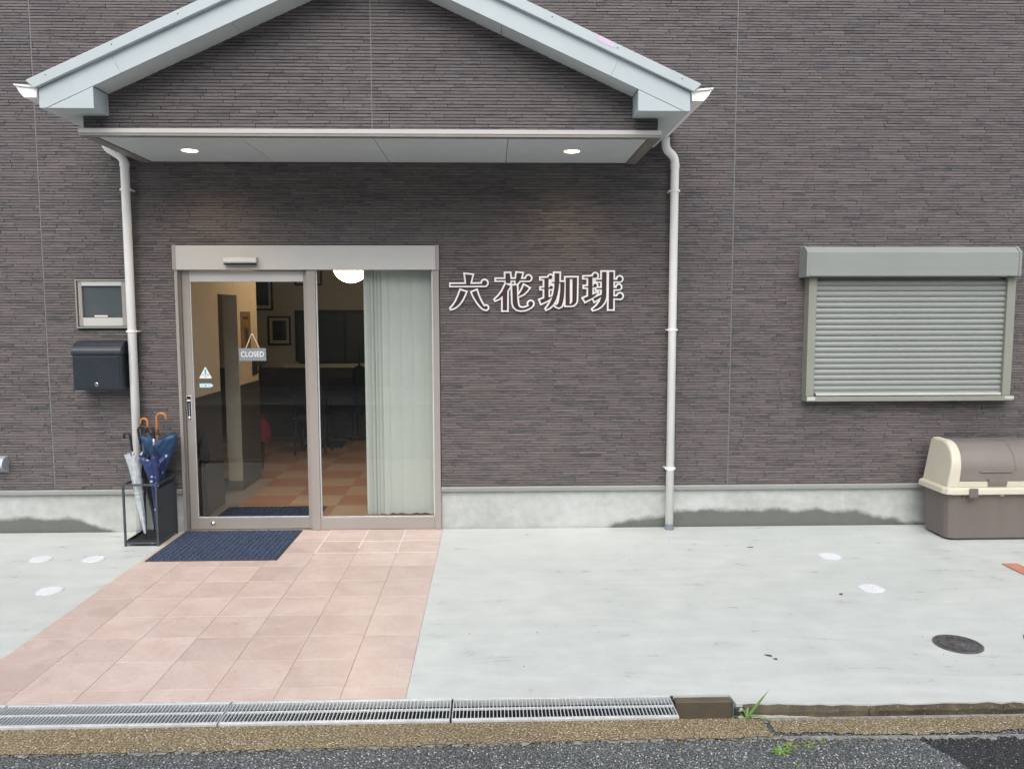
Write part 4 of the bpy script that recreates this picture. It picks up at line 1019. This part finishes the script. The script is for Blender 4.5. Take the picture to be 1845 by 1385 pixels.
front = MB().box(-.414,.414,-.181,-.172,.4247,.466)
part('front_panel', front, M['beige'], bn, bevel=.003)
pc = lidprof(.010, .4665)
cv = MB().prism(pc, -.418,.418,'x'); cvo = part('curved_cover', cv, M['browncover'], bn, bevel=.004)
for x in (.03,.05):
    pr1 = lidprof(.0085,.48); pr2 = lidprof(.011,.48)
rb_ = MB(); pr1 = lidprof(.0075,.50)[3:-1]; 
rb_.v += [(x,y,z) for y,z in pr1 for x in (.028,.036)]
rb_.f += [(2*i,2*i+1,2*i+3,2*i+2) for i in range(len(pr1)-1)]
part('cover_rib', rb_, M['browncover'], bn)
part('grip_ridge', MB().prism([(-.166,.533),(-.180,.536),(-.182,.542),(-.166,.548)], -.25,.005,'x'), M['browncover'], bn, bevel=.002)
lt = part('latch', MB().prism([(-.171,.425),(-.1835,.425),(-.196,.470),(-.196,.486),(-.166,.486)], -.190,-.042,'x'), M['browncover'], bn, bevel=.003)
for x in (-.36,.20):
    part('clip', MB().prism([(-.226,.425),(-.233,.42),(-.236,.362),(-.228,.345),(-.186,.345),(-.186,.3675),(-.226,.3685)], x,x+.068,'x'), M['brownplas'], bn, bevel=.003)
    for q in (-.028,.074): part('clip_rib', MB().prism([(-.183,.367),(-.205,.367),(-.183,.34)], x+q,x+q+.022,'x'), M['brownplas'], bn)
part('rim_peg', MB().box(-.10,-.072,-.205,-.184,.356,.3688), M['beige'], bn, bevel=.002)

# ------------------------------------------------------------------ drain grates
GW = CH0-CH1-.004
bar = MB().box(-.0016,.0016,-GW/2+.018,GW/2-.018,-.010,.0035).mesh('bearing_bar', M['galv'])
GX = [(-2.796,'leftmost drain grate, only its end in the picture'),(-1.791,'drain grate at the left edge, in front of the terracotta tiles'),(-.786,'middle drain grate of the row, in front of the tiles'),(.220,'right hand drain grate ending beside the open channel')]
for x0,lab in GX:
    g_ = thing('drain_grate', lab, 'grate', (x0,(CH0+CH1)/2,0), 'galvanised drain grates'); gl2 = .998
    for sy in (-1,1):
        part('side_frame', MB().box(.001,gl2,*sorted((sy*GW/2, sy*(GW/2-.0175))),-.03,.0045), M['galv'], g_, bevel=.0015)
    part('cross_rod', MB().box(.004,gl2-.003,-.003,.003,-.004,.0056), M['galv'], g_)
    for xx in (.001,gl2-.004): part('end_plate', MB().box(xx,xx+.003,-GW/2+.018,GW/2-.018,-.03,.004), M['galv'], g_)
    nb = 60
    for k in range(1,nb):
        o = link('bearing_bar', bar, g_); o.location = (gl2*k/nb, 0, 0)

# ------------------------------------------------------------------ access caps and manholes
def cap(label, x, y, r):
    o = thing('access_cap', label, 'cap', (x,y,0), 'round white access caps')
    part('rim', MB().lathe([(r+.002,.0005),(r+.002,.003),(r-.003,.004),(r-.006,.002)],36), M['gasket'], o)
    lid = part('lid', MB().lathe([(r-.0075,.001),(r-.0075,.0042),(r-.010,.005)],36), M['capwhite'], o)
    mb = MB(); n = 9
    for i in range(-n,n+1):
        for j in range(-n,n+1):
            px_,py_ = i*r/(n+.5), j*r/(n+.5)
            if math.hypot(px_,py_) < r-.014 and (i+j)%2 == 0: mb.lathe([(.0026,.0048),(.002,.0068)],5,(px_,py_,0))
    part('lid_studs', mb, M['capwhite'], o)
cap('white round cap set in concrete, leftmost by the wall',-2.866,-.703,.077)
cap('white round cap in concrete between the umbrella stand and the leftmost cap',-2.480,-.720,.077)
cap('white round cap nearest the street on the left concrete',-2.436,-1.377,.080)
cap('white round cap right of the downpipe, nearer the wall',2.860,-.832,.080)
cap('white round cap on the right concrete, nearer the street',2.838,-1.507,.080)
def manhole(label, x, y, r):
    o = thing('manhole_cover', label, 'manhole', (x,y,0), 'small iron manhole covers')
    part('frame', MB().lathe([(r,.0005),(r,.005),(r-.012,.006),(r-.014,.001)],40), M['iron'], o)
    part('lid', MB().lathe([(r-.016,.001),(r-.016,.004),(r-.02,.005)],40), M['iron'], o)
    hx_ = MB(); s = r*.15
    for i in range(-6,7):
        for j in range(-6,7):
            cx_ = s*1.74*(i+.5*(j%2)); cy_ = s*1.5*j; d = math.hypot(cx_,cy_)
            if d > r*.80 or d < r*.34: continue
            ring = [(cx_+s*.98*math.cos(a*math.pi/3+.52), cy_+s*.98*math.sin(a*math.pi/3+.52)) for a in range(6)]; inn = [(cx_+s*.70*math.cos(a*math.pi/3+.52), cy_+s*.70*math.sin(a*math.pi/3+.52)) for a in range(6)]
            hx_.add([(x_,y_,.0085) for x_,y_ in ring]+[(x_,y_,.0085) for x_,y_ in inn]+[(x_,y_,.0045) for x_,y_ in inn],
                    [(a,(a+1)%6,6+(a+1)%6,6+a) for a in range(6)]+[(6+a,6+(a+1)%6,12+(a+1)%6,12+a) for a in range(6)])
    part('hex_ribs', hx_, M['iron'], o)
    part('boss', MB().lathe([(r*.32,.004),(r*.32,.008),(r*.29,.009)],30), M['iron'], o)
    part('key_slot', MB().box(-.012,.012,r*.55,r*.62,.0086,.0096), M['black'], o)
manhole('dark iron manhole cover with honeycomb pattern in the concrete', 2.886,-2.368,.122)
manhole('dark manhole cover cut off by the right picture edge', 3.400,-2.345,.118)

# ------------------------------------------------------------------ brick patch at the right edge
bp_ = struct('brick_path', MB().quad((3.985,-2.84,.001),(5.2,-2.84,.001),(5.2,-1.045,.001),(3.985,-1.045,.001)), M['grout'])
bk_r = mat('red_paving_brick', (.48,.22,.145), .7, 0, .15, 25, .3); bk_c = mat('cream_paving_brick', (.62,.56,.43), .7, 0, .1, 25, .3)
mr = MB().box(0,.106,0,.205,-.02,.007).mesh('brick', bk_r); mc = MB().box(0,.106,0,.205,-.02,.007).mesh('brick', bk_c)
for i in range(10):
    for j in range(8):
        o = link('brick', mr if i%3 == 0 else mc, bp_); o.location = (3.990+.1105*i, -1.05-.2095*(j+1)+.0045, .0)
        o.rotation_euler = (0,0,random.uniform(-.01,.01))

# ------------------------------------------------------------------ weeds, leaves, litter
rw = random.Random(9)
tf = thing('grass_tuft', 'green grass tuft growing from the kerb joint beside the grate', 'grass tuft', (1.515,-3.085,-.006))
mb = MB()
blade(mb,(0,0,0),.75,.5,.15,.085,.0,.0075); blade(mb,(0,0,0),1,-.35,.125,.075,.085,.0065); blade(mb,(0,.0,0),-.2,.3,.045,.09,.05,.004)
blade(mb,(0,0,0),.3,.6,.05,.09,.06,.004); blade(mb,(-.005,0,0),-.7,.2,.05,.045,.0,.0035); blade(mb,(-.01,0,0),-.9,.1,.07,.03,.035,.003); blade(mb,(.005,0,0),.5,-.1,.06,.07,.07,.004); blade(mb,(0,0,0),-.3,-.4,.04,.05,.06,.004)
part('blades', mb, M['leaf'], tf)
def weed(label, x, y, r, n, m):
    o = thing('weed', label, 'weed', (x,y,-.012), 'small weeds in the road cracks'); mb = MB()
    for k in range(n):
        a = rw.uniform(0,6.28); q = rw.random()**.5*r*.5
        blade(mb,(q*math.cos(a),q*.5*math.sin(a),0),math.cos(a+rw.uniform(-.6,.6)),math.sin(a)*.8,rw.uniform(.35,.8)*r,rw.uniform(.2,.6)*r,rw.uniform(.2,.6)*r,rw.uniform(.06,.13)*r)
    part('leaves', mb, m, o)
weed('largest bright green weed in the asphalt crack', 1.566,-3.345,.045,34,M['leaf'])
weed('yellow green weed right of the largest one in the crack', 1.625,-3.303,.035,26,M['leafy'])
weed('faint yellow green weed at the right end of the crack', 1.705,-3.296,.035,20,M['leafy'])
weed('small weed where the tan strip breaks, below the grass tuft', 1.560,-3.226,.03,18,M['leaf'])
weed('small upright weed at the edge of the tan strip, rightmost', 1.762,-3.262,.028,14,M['leaf'])
weed('tiny weed at the very bottom edge of the picture', 1.60,-3.44,.022,10,M['leafy'])
def dead(label, x, y, L, w, a):
    o = thing('dead_leaf', label, 'leaf', (x,y,.002), 'dead leaves on the concrete', a); mb = MB(); n=6
    for k in range(n+1):
        t=k/n; ww = w*math.sin(math.pi*(t*.94+.03)); mb.v += [(L*(t-.5),-ww,.003+.004*math.sin(3*t)),(L*(t-.5),0,.001),(L*(t-.5),ww,.005*t+.002)]
    for k in range(n): i=3*k; mb.f += [(i,i+3,i+4,i+1),(i+1,i+4,i+5,i+2)]
    part('blade', mb, M['dead'], o)
dead('thin dead leaf on the concrete above the kerb, left one of a pair', 1.824,-2.478,.042,.008,-.7); dead('dead leaf on the concrete above the kerb, right one of a pair', 1.846,-2.520,.022,.008,-.9)
dead('small dead leaf left of the right street-side white cap', 2.593,-1.61,.026,.009,.2); dead('thin dead twig-like leaf on concrete between downpipe and white cap', 2.35,-.60,.05,.003,.05)
db = MB(); rd = random.Random(4)
for k in range(70):
    x = rd.uniform(-2,3.4); y = rd.uniform(-2.8,-.2); s = rd.uniform(.0015,.0045)
    db.add([(x-s,y,.0062),(x,y-s*.7,.0062),(x+s*1.2,y,.0062),(x,y+s*.6,.0062),(x,y,.0062+s*.7)],[(0,1,4),(1,2,4),(2,3,4),(3,0,4)])
dbo = part('debris_specks', db, M['dead']); dbo['kind'] = 'stuff'; dbo['label'] = 'scattered dark specks of debris on the concrete and tiles'; dbo['category'] = 'debris'

# ------------------------------------------------------------------ house across the street (seen only reflected in the glass)
nh = thing('neighbour_house', 'house across the street, seen only as a faint reflection in the door glass', 'building', (-1,-13,0))
part('wall', MB().box(-12,12,-4,0,-.004,4.6), M['neigh'], nh)
part('roof', MB().prism([(-4.5,4.601),(.6,4.601),(.6,4.75),(-2,6.4),(-4.5,4.75)], -12.5,12.5,'x'), M['neighroof'], nh)
for x in (-8,-4.5,-.5,3.5,7.5):
    f = part('window', MB().box(x-.9,x+.9,.001,.05,.9,2.2), M['champ'], nh); part('pane', MB().box(x-.82,x+.82,.051,.06,.98,2.12), M['frost'], f)
print('objects', len(bpy.data.objects))
